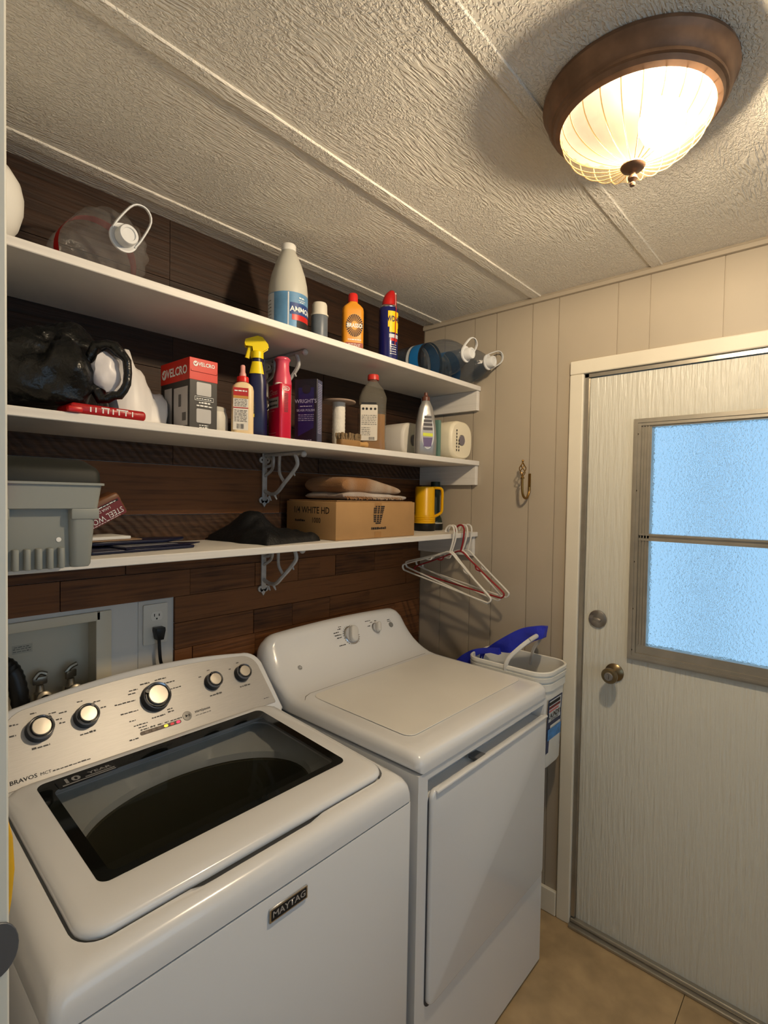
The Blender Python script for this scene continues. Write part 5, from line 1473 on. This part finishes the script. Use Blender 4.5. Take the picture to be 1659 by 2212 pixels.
# pink aerosol
x, y = -0.925, -0.185
t = thing('pink_can', 'tall pink capped aerosol can behind the red tin', 'can', (x, y, Z2), facing(x, y))
bm = B(); lathe(bm, [(0.0001, 0), (0.026, 0), (0.0275, 0.003), (0.0275, 0.162), (0.0001, 0.162)], 32); newobj('can_body', bm, mat('floral_print', (206, 130, 136), 0.4, var=0.45, vscale=60), t)
bm = B(); lathe(bm, [(0.0278, 0.158), (0.0278, 0.178), (0.025, 0.196), (0.0205, 0.214), (0.0195, 0.232), (0.0205, 0.24), (0.0235, 0.244), (0.0235, 0.247), (0.019, 0.252), (0.0001, 0.254)], 32); newobj('cap', bm, mat('cap_pink', (216, 80, 104), 0.35), t)
bm = B(); patch(bm, 0.0279, 0.0279, 0.35, 1.35, 0.115, 0.16); newobj('label_field', bm, mat('label_pale_grey', (196, 190, 186), 0.5), t)
# silver polish carton
x, y = -0.862, -0.232
t = thing('polish_carton', 'dark blue silver polish carton on the middle shelf', 'carton', (x, y, Z2), math.radians(-63))
PW, PD, PH = 0.036, 0.020, 0.19
bm = B(); box(bm, -PW, PW, -PD, PD, 0.0005, PH, 0.001, 1); newobj('box_body', bm, mat('carton_navy', (22, 20, 36), 0.35), t)
PF = at(0, -PD - 0.0006, 0) @ FRONT
bm = B()
vs = [bm.verts.new(PF @ Vector(p)) for p in ((-0.024, 0.02, 0), (0.026, 0.045, 0), (0.026, 0.165, 0), (-0.024, 0.165, 0))]; bm.faces.new(vs); newobj('blue_field', bm, mat('carton_blue', (30, 28, 84), 0.35), t, smooth=False)
bm = B(); lathe(bm, [(0.0001, 0), (0.014, 0), (0.0001, 0.0002)], 24, PF @ at(0.002, 0.16, 0.0003)); newobj('emblem', bm, mat('emblem_dark', (28, 24, 40), 0.5), t)
M_PT = mat('print_pale', (176, 176, 206), 0.5)
print_flat(t, "WRIGHT'S", 0.0165, PF @ at(0.0, 0.124, 0.0006), M_PT, sx=0.92); print_flat(t, 'SILVER POLISH', 0.0098, PF @ at(0.0, 0.097, 0.0006), M_PT, sx=0.92)
bm = B(); rects(bm, words(-0.018, 0.108, 0.038, 0.003) + [q for k in range(4) for q in words(-0.024, 0.083 - 0.0055 * k, 0.05, 0.0018)] + words(-0.02, 0.008, 0.04, 0.002), PF @ at(0, 0, 0.0006)); newobj('label_print', bm, M_PT, t, smooth=False)
PS = at(PW + 0.0006, 0, 0) @ Matrix.Rotation(math.pi / 2, 4, 'Z') @ FRONT
bm = B(); rects(bm, [(-0.018, 0.018, 0.002, 0.188)], PS); newobj('side_field', bm, mat('carton_slate', (70, 74, 100), 0.4), t, smooth=False)
bm = B(); rects(bm, [q for k in range(30) for q in words(-0.015, 0.03 + 0.005 * k, 0.029, 0.0022)], PS @ at(0, 0, 0.0006)); newobj('label_print', bm, M_PT, t, smooth=False)

# cord spool
x, y = -0.712, -0.205
t = thing('cord_spool', 'wooden spool of white cord on the middle shelf', 'spool', (x, y, Z2))
M_SPW = mat('spool_wood', (150, 128, 112), 0.6)
for z in (0.0005, 0.148):
    bm = B(); lathe(bm, [(0.0001, z), (0.054, z), (0.055, z + 0.0025), (0.054, z + 0.005), (0.0001, z + 0.005)], 36); newobj('flange', bm, M_SPW, t)
bm = B(); pr = [(0.0001, 0.0055)]
for k in range(24):
    zz = 0.0055 + 0.1425 * k / 23
    pr.append((0.0205 + (0.0008 if k % 2 else 0), zz))
pr.append((0.0001, 0.148)); lathe(bm, pr, 28); newobj('cord_winding', bm, mat('cotton_cord', (226, 220, 208), 0.7, bump=0.3, bscale=90), t)
# wooden brush
t = thing('scrub_brush', 'small wooden scrubbing brush with bristles up at the shelf edge', 'brush', (-0.735, -0.278, Z2), math.radians(-4))
M_BW = mat('brush_wood', (150, 112, 66), 0.55, var=0.12, vscale=20)
bm = B(); prism(bm, rr(-0.042, 0.038, -0.016, 0.016, 0.008, 4), 0.0005, 0.020, 0.003); newobj('brush_back', bm, M_BW, t)
bm = B(); tube(bm, spline([(0.034, 0, 0.011), (0.05, 0, 0.011), (0.062, 0, 0.011), (0.072, 0, 0.011), (0.078, 0, 0.011)], 4), [0.008] * 5 + [0.0075] * 4 + [0.009] * 4 + [0.010, 0.009, 0.007, 0.003], 12); newobj('brush_handle', bm, mat('brush_handle_wood', (188, 144, 84), 0.5), t)
for i in range(9):
    for j in range(3):
        bm = B(); xx, yy = -0.037 + i * 0.009, -0.010 + j * 0.010
        lean = R.uniform(-0.006, 0.006)
        loops(bm, [[(xx + 0.0042 * math.cos(a) + (0 if z < 0.021 else lean), yy + 0.0045 * math.sin(a), z * (1 if z < 0.03 else 1)) for a in [2 * math.pi * q / 6 for q in range(6)]] for z in (0.019, 0.03, 0.038 + R.uniform(0, 0.004))])
        newobj('bristle_tuft', bm, mat('bristle_tan', (140, 116, 84), 0.8, bump=0.6, bscale=200), t)
# amber oil bottle
x, y = -0.572, -0.225
t = thing('oil_bottle', 'clear bottle half full of amber oil with red cap', 'bottle', (x, y, Z2), facing(x, y))
def sqr(h, r, z):
    return [(a, b, z) for a, b in rr(-h, h, -h, h, r, 5, 1)]
bm = B(); loops(bm, [sqr(0.044, 0.02, 0), sqr(0.047, 0.022, 0.004), sqr(0.047, 0.022, 0.03), sqr(0.0455, 0.022, 0.036), sqr(0.0455, 0.022, 0.16), sqr(0.047, 0.022, 0.166), sqr(0.047, 0.022, 0.180), sqr(0.036, 0.02, 0.210), sqr(0.019, 0.0165, 0.233), sqr(0.016, 0.0155, 0.238), sqr(0.0155, 0.015, 0.245)])
M_OILGL = mat('clear_bottle', (150, 144, 130), 0.08, alpha=0.25)
newobj('bottle_body', bm, M_OILGL, t)
bm = B(); loops(bm, [sqr(0.042, 0.019, 0.003), sqr(0.044, 0.02, 0.007), sqr(0.0425, 0.02, 0.036), sqr(0.0425, 0.02, 0.122)]); newobj('amber_oil', bm, mat('amber_liquid', (168, 112, 44), 0.2, alpha=0.85), t)
bm = B(); lathe(bm, [(0.0001, 0.243), (0.0195, 0.243), (0.0195, 0.256), (0.018, 0.261), (0.0001, 0.262)], 26); newobj('cap', bm, mat('cap_coral', (196, 52, 44), 0.4), t)
OF = at(-0.012, -0.0461, 0) @ FRONT
bm = B(); prism(bm, rr(-0.0285, 0.0285, 0.032, 0.152, 0.004, 3), 0, 0.0005, 0, OF); lb = newobj('paper_label', bm, mat('label_linen', (214, 206, 192), 0.55), t)
bm = B(); rects(bm, [(-0.026, 0.024, 0.1535, 0.160)], OF); newobj('label_band', bm, M_INK, lb, smooth=False)
bm = B(); rects(bm, [q for k in range(6) for q in words(-0.025, 0.085 + k * 0.006, 0.05, 0.0022)] + [q for k in range(5) for q in words(-0.025, 0.05 + k * 0.006, 0.03, 0.0022)] + [(-0.001 + k * 0.0024, -0.001 + k * 0.0024 + R.choice((0.0007, 0.0014)), 0.034, 0.044) for k in range(9)], OF @ at(0, 0, 0.001)); newobj('label_print', bm, M_INKG, lb, smooth=False)
bm = B()
for xx in (-0.02, -0.008, 0.006, 0.02):
    lathe(bm, [(0.0001, 0), (0.0042, 0), (0.0001, 0.0002)], 12, OF @ at(xx, 0.138, 0.001))
newobj('label_icons', bm, M_INK, lb)

# wrapped paper rolls
def paper_roll(x, y, r, ln, lab, m, texts, rz=0.0, grp='wrapped paper rolls'):
    t = thing('paper_roll', lab, 'paper roll', (x, y, Z2), rz, grp)
    bm = B()
    MM = at(0, 0, r) @ Matrix.Rotation(math.pi / 2, 4, 'X')
    lathe(bm, [(0.02, -ln / 2 + 0.004), (0.022, -ln / 2), (r * 0.88, -ln / 2), (r * 0.97, -ln / 2 + 0.006), (r, -ln / 2 + 0.014), (r, ln / 2 - 0.014), (r * 0.97, ln / 2 - 0.006), (r * 0.88, ln / 2), (0.022, ln / 2), (0.02, ln / 2 - 0.004)], 40, MM, sq=0.9)
    for v in bm.verts:
        if v.co.z < 0.0004:
            v.co.z = 0.0004
    newobj('wrapped_roll', bm, m, t)
    bm = B(); lathe(bm, [(0.0001, 0), (0.017, 0), (0.021, 0.0012), (0.0001, 0.0012)], 24, at(0, -ln / 2 + 0.0008, r) @ FRONT); newobj('core', bm, mat('core_grey', (120, 114, 122), 0.6), t)
    for s, sz, u, v, a in texts:
        print_flat(t, s, sz, at(0, -ln / 2 - 0.0014, r) @ FRONT @ at(u, v, 0) @ Matrix.Rotation(a, 4, 'Z'), M_INK, bold=0.02)
    return t
M_ROLL = mat('roll_wrap', (236, 226, 200), 0.4, bump=0.15, bscale=25)
t = paper_roll(-0.098, -0.215, 0.078, 0.125, 'wrapped cream paper roll at the right end of the middle shelf', M_ROLL, [])
bm = B()
for k, (a0, l) in enumerate(((0.4, 0.03), (0.0, 0.02))):
    rects(bm, [(-0.042 + k * 0.016, -0.036 + k * 0.016, -0.045 + q * 0.013, -0.037 + q * 0.013) for q in range(7 - 3 * k)], at(0, -0.0641, 0.078) @ FRONT)
newobj('wrap_print', bm, M_INK, t, smooth=False)
t = paper_roll(-0.262, -0.095, 0.070, 0.13, 'wrapped white paper roll standing behind the grey bottle', mat('roll_wrap_white', (226, 220, 210), 0.4, bump=0.15, bscale=25), [])
bm = B(); lathe(bm, [(0.0001, 0), (0.024, 0), (0.0001, 0.0003)], 24, at(0.018, -0.066, 0.062) @ Matrix.Scale(0.42, 4, (1, 0, 0)) @ FRONT); ov = newobj('black_oval', bm, M_INK, t)
print_flat(ov, 'KIRKLAND', 0.0095, at(0.018, -0.0668, 0.062) @ FRONT @ Matrix.Rotation(math.pi / 2, 4, 'Z'), M_WTXT, sx=0.85)
x, y = -0.30, -0.245
t = thing('cleaner_bottle', 'silver grey cleaner bottle with brown cap and purple label', 'bottle', (x, y, Z2), facing(x, y, 14))
bm = B(); loops(bm, [oval(0.036, 0.02, 0.016, 0), oval(0.041, 0.023, 0.018, 0.005), oval(0.0425, 0.0235, 0.018, 0.06), oval(0.039, 0.0225, 0.018, 0.11), oval(0.034, 0.021, 0.018, 0.15), oval(0.026, 0.019, 0.017, 0.185), oval(0.0165, 0.016, 0.0155, 0.207), oval(0.014, 0.014, 0.0135, 0.212)])
newobj('bottle_body', bm, mat('silver_plastic', (146, 144, 142), 0.3, metal=0.3), t)
bm = B(); lathe(bm, [(0.0001, 0.21), (0.0155, 0.21), (0.0155, 0.224), (0.011, 0.227), (0.0075, 0.231), (0.007, 0.242), (0.0001, 0.243)], 22); newobj('cap', bm, mat('cap_brown', (96, 58, 48), 0.4), t)
CF = at(0.004, 0, 0) @ FRONT
def cl(pts, m, nm, d):
    bm = B(); vs = [bm.verts.new((p[0] + 0.004, -0.0236 - d + max(0, p[1] - 0.06) * 0.042, p[1])) for p in pts]; bm.faces.new(vs); return newobj(nm, bm, m, t, smooth=False)
ell = [(0.024 * math.cos(a) * (1 - 0.18 * math.sin(a)), 0.095 + 0.068 * math.sin(a)) for a in [2 * math.pi * k / 28 for k in range(28)]]
cl(ell, M_LBW, 'label_border', 0.0008); cl([(a * 0.86, 0.095 + (b - 0.095) * 0.93) for a, b in ell], mat('label_silver', (160, 158, 160), 0.4), 'label_field', 0.0014)
cl([(-0.019, 0.076), (0.019, 0.074), (0.019, 0.086), (-0.019, 0.088)], mat('label_lime', (206, 214, 40), 0.5), 'label_band', 0.002)
cl([(-0.015, 0.036), (0.014, 0.036), (0.018, 0.07), (-0.018, 0.07)], mat('label_purple', (92, 76, 122), 0.5), 'label_band', 0.002)
for k, (a, b, h) in enumerate(((-0.014, 0.014, 0.142), (-0.016, 0.016, 0.128), (-0.017, 0.017, 0.114), (-0.018, 0.018, 0.098))):
    cl([(a, h), (b, h), (b, h + 0.010), (a, h + 0.010)], mat('label_dark', (46, 42, 52), 0.5), 'label_print', 0.002)
t = thing('sponge_packet', 'thin teal packet between grey bottle and cream paper roll', 'packet', (-0.212, -0.20, Z2))
bm = B(); box(bm, -0.009, 0.009, -0.05, 0.05, 0.0005, 0.15, 0.004); newobj('packet', bm, mat('teal_film', (96, 128, 118), 0.4), t)

# ------------------------------------------------------------------ things on the lowest shelf
t = thing('toolbox', 'grey plastic toolbox with dark green lid at the left end of the lowest shelf', 'toolbox', (-1.605, -0.28, Z3))
M_TB = mat('toolbox_grey', (142, 146, 142), 0.5)
def tb(h, hy, z, r=0.016):
    return [(x, y, z) for x, y in rr(-h, h, -hy, hy, r, 5, 1)]
bm = B()
loops(bm, [tb(0.074, 0.118, 0.0005), tb(0.077, 0.121, 0.006), tb(0.082, 0.122, 0.115)], True, True)
newobj('tub', bm, M_TB, t)
bm = B()
loops(bm, [tb(0.091, 0.136, 0.107, 0.012), tb(0.0925, 0.1375, 0.1085, 0.012), tb(0.099, 0.140, 0.150, 0.014), tb(0.103, 0.144, 0.1505, 0.014), tb(0.103, 0.144, 0.1545, 0.014), tb(0.10, 0.141, 0.155, 0.014)], True, True)
newobj('upper_band', bm, M_TB, t)
for s in (-1, 1):
    bm = B(); loops(bm, [[(s * x, y, 0.0008) for x, y in rr(0.050, 0.0795, -0.130, -0.10, 0.01, 4)], [(s * x, y, 0.006) for x, y in rr(0.047, 0.082, -0.1325, -0.098, 0.011, 4)], [(s * x, y, 0.1085) for x, y in rr(0.045, 0.089, -0.1365, -0.095, 0.011, 4)]]); newobj('corner_post', bm, M_TB, t)
    bm = B(); box(bm, min(s * 0.046, s * 0.093), max(s * 0.046, s * 0.093), -0.1378, -0.10, 0.088, 0.1085, 0.003); newobj('shoulder', bm, M_TB, t)
for k in range(5):
    xx = -0.041 + k * 0.0172
    bm = B(); prism(bm, rr(xx, xx + 0.0095, -0.133, -0.112, 0.0042, 4), 0.001, 0.038, 0.002); newobj('rib', bm, M_TB, t)
M_TLD = mat('lid_dark_green', (15, 19, 15), 0.6)
bm = B(); loops(bm, [tb(0.098, 0.139, 0.1555), tb(0.097, 0.138, 0.174), tb(0.093, 0.132, 0.183), tb(0.082, 0.105, 0.196), tb(0.075, 0.095, 0.199)], True, True); newobj('lid', bm, M_TLD, t)
bm = B(); lathe(bm, [(0.0001, 0), (0.0042, 0), (0.0001, 0.0004)], 16, at(0.030, -0.1224, 0.052) @ FRONT); newobj('paint_spot', bm, M_WTXT, t)
for nm, z0, z1, m in (('handle_end', 0.165, 0.215, M_BLACK), ('latch', 0.12, 0.164, M_RED), ('lower_latch', 0.055, 0.095, M_YEL)):
    bm = B(); box(bm, -0.08, -0.0545, -0.156, -0.137, z0, z1, 0.003); newobj(nm, bm, m, t)

# steel wool packet leaning on cards and folders
M_FN = mat('navy_folder', (20, 24, 52), 0.35)
t = thing('navy_folder', 'dark blue plastic folder lying on the lowest shelf, lower one', 'folder', (-1.36, -0.155, Z3), 0.12)
bm = B(); prism(bm, rr(-0.12, 0.145, -0.07, 0.075, 0.01, 3), 0.0005, 0.008, 0.0025); newobj('pocket', bm, M_FN, t)
bm = B(); prism(bm, [(-0.04, -0.074), (0.145, -0.055), (0.185, -0.03), (0.145, 0.0), (-0.04, 0.03)], 0.0085, 0.011, 0.001); newobj('flap', bm, M_FN, t)
bm = B(); prism(bm, [(-0.03, -0.05), (0.11, -0.045), (0.10, 0.0), (-0.03, 0.02)], 0.0112, 0.012, 0.0003); newobj('inner_sheet', bm, mat('grey_sheet', (120, 122, 130), 0.5), t)
t = thing('navy_folder', 'dark blue plastic folder with pointed end, on top of the other folder', 'folder', (-1.355, -0.105, Z3 + 0.0125), 0.05)
bm = B(); prism(bm, [(-0.11, -0.045), (0.09, -0.05), (0.15, -0.02), (0.17, 0.0), (0.10, 0.03), (-0.11, 0.06)], 0.0, 0.009, 0.003); newobj('pocket', bm, M_FN, t)
t = thing('card_pack', 'white card sheets on the folders beside the toolbox', 'cards', (-1.405, -0.105, Z3 + 0.022), 0.12)
bm = B(); box(bm, -0.06, 0.082, -0.05, 0.05, 0.0, 0.003, 0.0008); newobj('card', bm, mat('manila', (150, 120, 92), 0.6), t)
bm = B(); box(bm, -0.06, 0.056, -0.045, 0.05, 0.0035, 0.011, 0.0015); newobj('card', bm, M_PAPER, t)
t = thing('steel_wool_packet', 'crinkled brown steel wool packet tilted beside the toolbox', 'packet', (-1.41, -0.13, Z3 + 0.0335))
PK = Matrix.Rotation(math.radians(-28), 4, 'Y') @ Matrix.Rotation(math.radians(0), 4, 'X')
bm = B(); box(bm, -0.062, 0.062, -0.03, 0.03, 0.0, 0.058, 0.008, 3)
bmesh.ops.subdivide_edges(bm, edges=bm.edges[:], cuts=3, use_grid_fill=True)
for v in bm.verts:
    v.co += Vector((0, noise.noise(v.co * 45) * 0.004, noise.noise(v.co * 38 + Vector((4, 0, 0))) * 0.003))
BASE = at(0, 0, 0.0285) @ PK
bmesh.ops.transform(bm, matrix=BASE, verts=bm.verts)
newobj('packet', bm, mat('kraft_packet', (118, 76, 48), 0.45, var=0.15, vscale=20), t)
WM = BASE @ at(0, -0.0335, 0) @ FRONT
bm = B(); rects(bm, [(-0.056, 0.056, 0.004, 0.045)], WM); fld = newobj('maroon_label', bm, mat('packet_maroon', (112, 34, 36), 0.45), t, smooth=False)
print_flat(fld, 'STEEL WOOL', 0.019, WM @ at(0.004, 0.017, 0.0012) @ Matrix.Rotation(math.pi, 4, 'Z'), M_WTXT, sx=0.85)
print_flat(fld, 'LANA DE', 0.009, WM @ at(0.012, 0.033, 0.0012) @ Matrix.Rotation(math.pi, 4, 'Z'), M_WTXT, sx=0.9)
bm = B(); rects(bm, [(-0.05, 0.052, 0.0385, 0.0435)], WM @ at(0, 0, 0.0006)); newobj('label_band', bm, M_INK, fld, smooth=False)
bm = B(); rects(bm, words(-0.048, 0.0398, 0.095, 0.0025) + words(-0.04, 0.006, 0.08, 0.0018), WM @ at(0, 0, 0.0014)); newobj('label_print', bm, M_WTXT, fld, smooth=False)

# black cloth bundle
t = thing('black_cloth', 'folded black cloth heaped in front of the cardboard box', 'cloth', (-0.926, -0.14, Z3))
bm = B()
r = bmesh.ops.create_grid(bm, x_segments=46, y_segments=34, size=0.5)
for v in bm.verts:
    u, w_ = v.co.x * 2, v.co.y * 2
    ax, ay = abs(u), abs(w_)
    edge = max(0.0, 1 - max(ax ** 3.0, ay ** 3.0))
    hh = 0.028 + 0.062 * math.exp(-((u + 0.35) / 0.42) ** 2 - ((w_ - 0.4) / 0.6) ** 2)
    nn = noise.noise(Vector((u * 2.2, w_ * 2.2, 5))) * 0.010 + abs(noise.noise(Vector((u * 4.5, w_ * 3.0, 1)))) * 0.012
    z = 0.001 + (hh + nn) * edge ** 0.45
    v.co = Vector((u * 0.128 + 0.015 * w_ * u + 0.012 * noise.noise(Vector((u * 2, w_ * 2, 9))), w_ * 0.118 * (1 - 0.15 * u), max(0.001, z)))
newobj('cloth', bm, mat('black_fabric', (15, 16, 18), 0.55, bump=0.2, bscale=120), t, angle=60)
# cardboard box
t = thing('cardboard_box', 'low brown cardboard box with printed logo on the lowest shelf', 'box', (-0.588, -0.152, Z3), 0.01)
BW, BD, BH = 0.197, 0.122, 0.122
bm = B(); box(bm, -BW, BW, -BD, BD, 0.0005, BH, 0.0025, 2); newobj('carton', bm, M_CARD, t)
BF = at(0, -BD - 0.0007, 0) @ FRONT
bm = B(); rects(bm, [(-0.020, 0.014, 0.085, BH - 0.003), (-0.020, 0.014, 0.003, 0.022)], BF); newobj('tape_strip', bm, mat('box_tape', (166, 122, 72), 0.35), t, smooth=False)
bm = B(); box(bm, -BW + 0.006, BW - 0.01, -BD + 0.004, BD - 0.004, BH + 0.0003, BH + 0.0035, 0.0005, 1, M=Matrix.Rotation(0.004, 4, 'Y')); newobj('top_flap', bm, mat('cardboard_torn', (160, 124, 84), 0.8, var=0.1, vscale=30), t)
M_BI = mat('box_ink', (40, 32, 28), 0.7)
bm = B()
cxl, czl = -0.004, 0.083
for k in range(10):
    zz = 0.03 - k * 0.0062
    x0, x1 = (-0.021 if 1 <= k <= 8 else -0.012), 0.034 - k * 0.0022
    rects(bm, [(cxl + x0, cxl + x1, czl + zz - 0.0044 - 0.004, czl + zz - 0.004)], BF @ at(0, -0.0, 0.0004))
newobj('logo_bars', bm, M_BI, t, smooth=False)
bm = B()
for off in (-0.006, 0.008):
    tube(bm, [BF @ Vector((cxl + off + 0.004, czl + 0.026, 0.0006)), BF @ Vector((cxl + off, czl, 0.0006)), BF @ Vector((cxl + off - 0.002, czl - 0.03, 0.0006))], 0.0014, 4)
tube(bm, [BF @ Vector((cxl - 0.024, czl - 0.002, 0.0006)), BF @ Vector((cxl + 0.02, czl - 0.002, 0.0006))], 0.0012, 4)
newobj('logo_cuts', bm, M_CARD, t)
bm = B(); rects(bm, words(-0.036, 0.030, 0.075, 0.009), BF @ at(0, 0, 0.0004)); newobj('box_print', bm, M_BI, t, smooth=False)
BL = at(-BW - 0.0007, 0, 0) @ LF
print_flat(t, '1/4 WHITE HD', 0.030, BL @ at(0.005, 0.092, 0.0004), M_BI, bold=0.01, sx=0.92)
bm = B(); rects(bm, words(-0.075, 0.055, 0.05, 0.008), BL @ at(0, 0, 0.0004)); newobj('box_print', bm, M_BI, t, smooth=False)
print_flat(t, '1000', 0.024, BL @ at(0.03, 0.06, 0.0004), M_BI, bold=0.01, sx=0.92)
# folded blanket on the box
t = thing('folded_blanket', 'folded tan and grey fringed blanket on the cardboard box', 'blanket', (-0.578, -0.152, Z3 + BH + 0.0045), 0.03)
def layer(zb, zt, hx, hy, seed, m, nm, x0=0.0):
    bm = B()
    rings = []
    N1 = 40
    for k in range(N1 + 1):
        u = -1 + 2 * k / N1
        xx = x0 + u * hx
        top = zt(u); hh = top - zb
        ring = []
        for a in [2 * math.pi * q / 28 for q in range(28)]:
            cy, cz = math.cos(a), math.sin(a)
            e = 0.45
            yy = hy * math.copysign(abs(cy) ** e, cy); zz = math.copysign(abs(cz) ** e, cz)
            endk = math.sqrt(max(0.05, 1 - abs(u) ** 10))
            o = noise.noise(Vector((xx * 14, yy * 14, zz * 0.6 + seed))) * 0.006
            ring.append((xx + 0.006 * noise.noise(Vector((yy * 20, seed, u))), (yy + 0.5 * o) * (0.9 + 0.1 * endk), zb + hh * (0.5 + 0.5 * zz * endk) + (o if zz > 0 else 0)))
        rings.append(ring)
    loops(bm, rings)
    return newobj(nm, bm, m, t, angle=60)
def blanket_mat(nm, a, b):
    m = bpy.data.materials.new(nm); m.use_nodes = True
    nt = m.node_tree; N, L = nt.nodes.new, nt.links.new
    p = nt.nodes['Principled BSDF']; p.inputs['Roughness'].default_value = 0.95
    tc = N('ShaderNodeTexCoord'); mp = N('ShaderNodeMapping'); mp.inputs['Scale'].default_value = (9, 2, 2); L(tc.outputs['Object'], mp.inputs[0])
    n = N('ShaderNodeTexNoise'); n.inputs['Scale'].default_value = 1.1; n.inputs['Detail'].default_value = 2; L(mp.outputs[0], n.inputs['Vector'])
    rp = N('ShaderNodeValToRGB'); rp.color_ramp.elements[0].position = 0.42; rp.color_ramp.elements[1].position = 0.6
    rp.color_ramp.elements[0].color = lin(*a); rp.color_ramp.elements[1].color = lin(*b)
    L(n.outputs['Fac'], rp.inputs[0]); L(rp.outputs[0], p.inputs['Base Color'])
    n2 = N('ShaderNodeTexNoise'); n2.inputs['Scale'].default_value = 260; L(tc.outputs['Object'], n2.inputs['Vector'])
    bp = N('ShaderNodeBump'); bp.inputs['Strength'].default_value = 0.6; bp.inputs['Distance'].default_value = 0.003; L(n2.outputs['Fac'], bp.inputs['Height']); L(bp.outputs[0], p.inputs['Normal'])
    return m
M_BL1 = blanket_mat('blanket_tan', (150, 108, 70), (172, 152, 132)); M_BL2 = blanket_mat('blanket_grey', (166, 152, 142), (190, 180, 172))
layer(0.0, lambda u: 0.024 - 0.004 * u, 0.165, 0.10, 2.0, M_BL2, 'lower_fold', 0.012)
layer(0.0205, lambda u: 0.072 - 0.016 * u - 0.010 * u * u, 0.150, 0.098, 6.0, M_BL1, 'upper_fold', -0.006)
for k in range(34):
    xx = -0.15 + k * 0.0085
    bm = B(); tube(bm, spline([(xx, -0.098, 0.012), (xx + R.uniform(-0.004, 0.004), -0.109, 0.008), (xx + R.uniform(-0.006, 0.006), -0.114, 0.002 + R.uniform(0, 0.003))], 3), 0.0022, 5)
    newobj('fringe', bm, M_BL1, t)
# yellow lantern
x, y = -0.125, -0.115
t = thing('lantern_torch', 'yellow lantern torch with black base and side handle on the lowest shelf', 'torch', (x, y, Z3), facing(x, y, 0))
bm = B(); lathe(bm, [(0.0001, 0.0), (0.043, 0.0), (0.046, 0.004), (0.047, 0.03), (0.045, 0.032), (0.0001, 0.032)], 36); newobj('base', bm, M_BLACK, t)
bm = B(); pr = [(0.0001, 0.0322), (0.0445, 0.0322)]
for k in range(4):
    pr += [(0.0455, 0.035 + k * 0.0075), (0.0455, 0.039 + k * 0.0075), (0.0435, 0.0405 + k * 0.0075)]
pr += [(0.0435, 0.068), (0.0415, 0.072), (0.0415, 0.18), (0.0385, 0.186), (0.0001, 0.187)]
lathe(bm, pr, 36); newobj('lantern_body', bm, M_YEL, t)
bm = B(); tube(bm, spline([(0.028, 0, 0.1815), (0.052, 0, 0.1815), (0.068, 0, 0.178), (0.073, 0, 0.165), (0.073, 0, 0.12), (0.072, 0, 0.085), (0.062, 0, 0.072), (0.04, 0, 0.06)], 5), 0.0078, 8, flat=(1.5, 0.8)); newobj('side_handle', bm, M_YEL, t)
t = thing('green_torch', 'dark green upright torch behind the yellow lantern', 'torch', (-0.042, -0.108, Z3))
bm = B(); lathe(bm, [(0.0001, 0), (0.0335, 0), (0.035, 0.003), (0.035, 0.028), (0.0001, 0.028)], 30); newobj('lens_rim', bm, M_BLACK, t)
bm = B(); lathe(bm, [(0.0335, 0.0282), (0.034, 0.031), (0.0335, 0.033)], 30); newobj('lens_ring', bm, mat('ring_pale', (190, 186, 172), 0.4), t)
bm = B(); lathe(bm, [(0.0001, 0.0332), (0.033, 0.0332), (0.03, 0.045), (0.0225, 0.065), (0.0205, 0.08), (0.0205, 0.205), (0.0195, 0.21), (0.0001, 0.21)], 30); newobj('torch_body', bm, mat('torch_green', (26, 44, 34), 0.45), t)
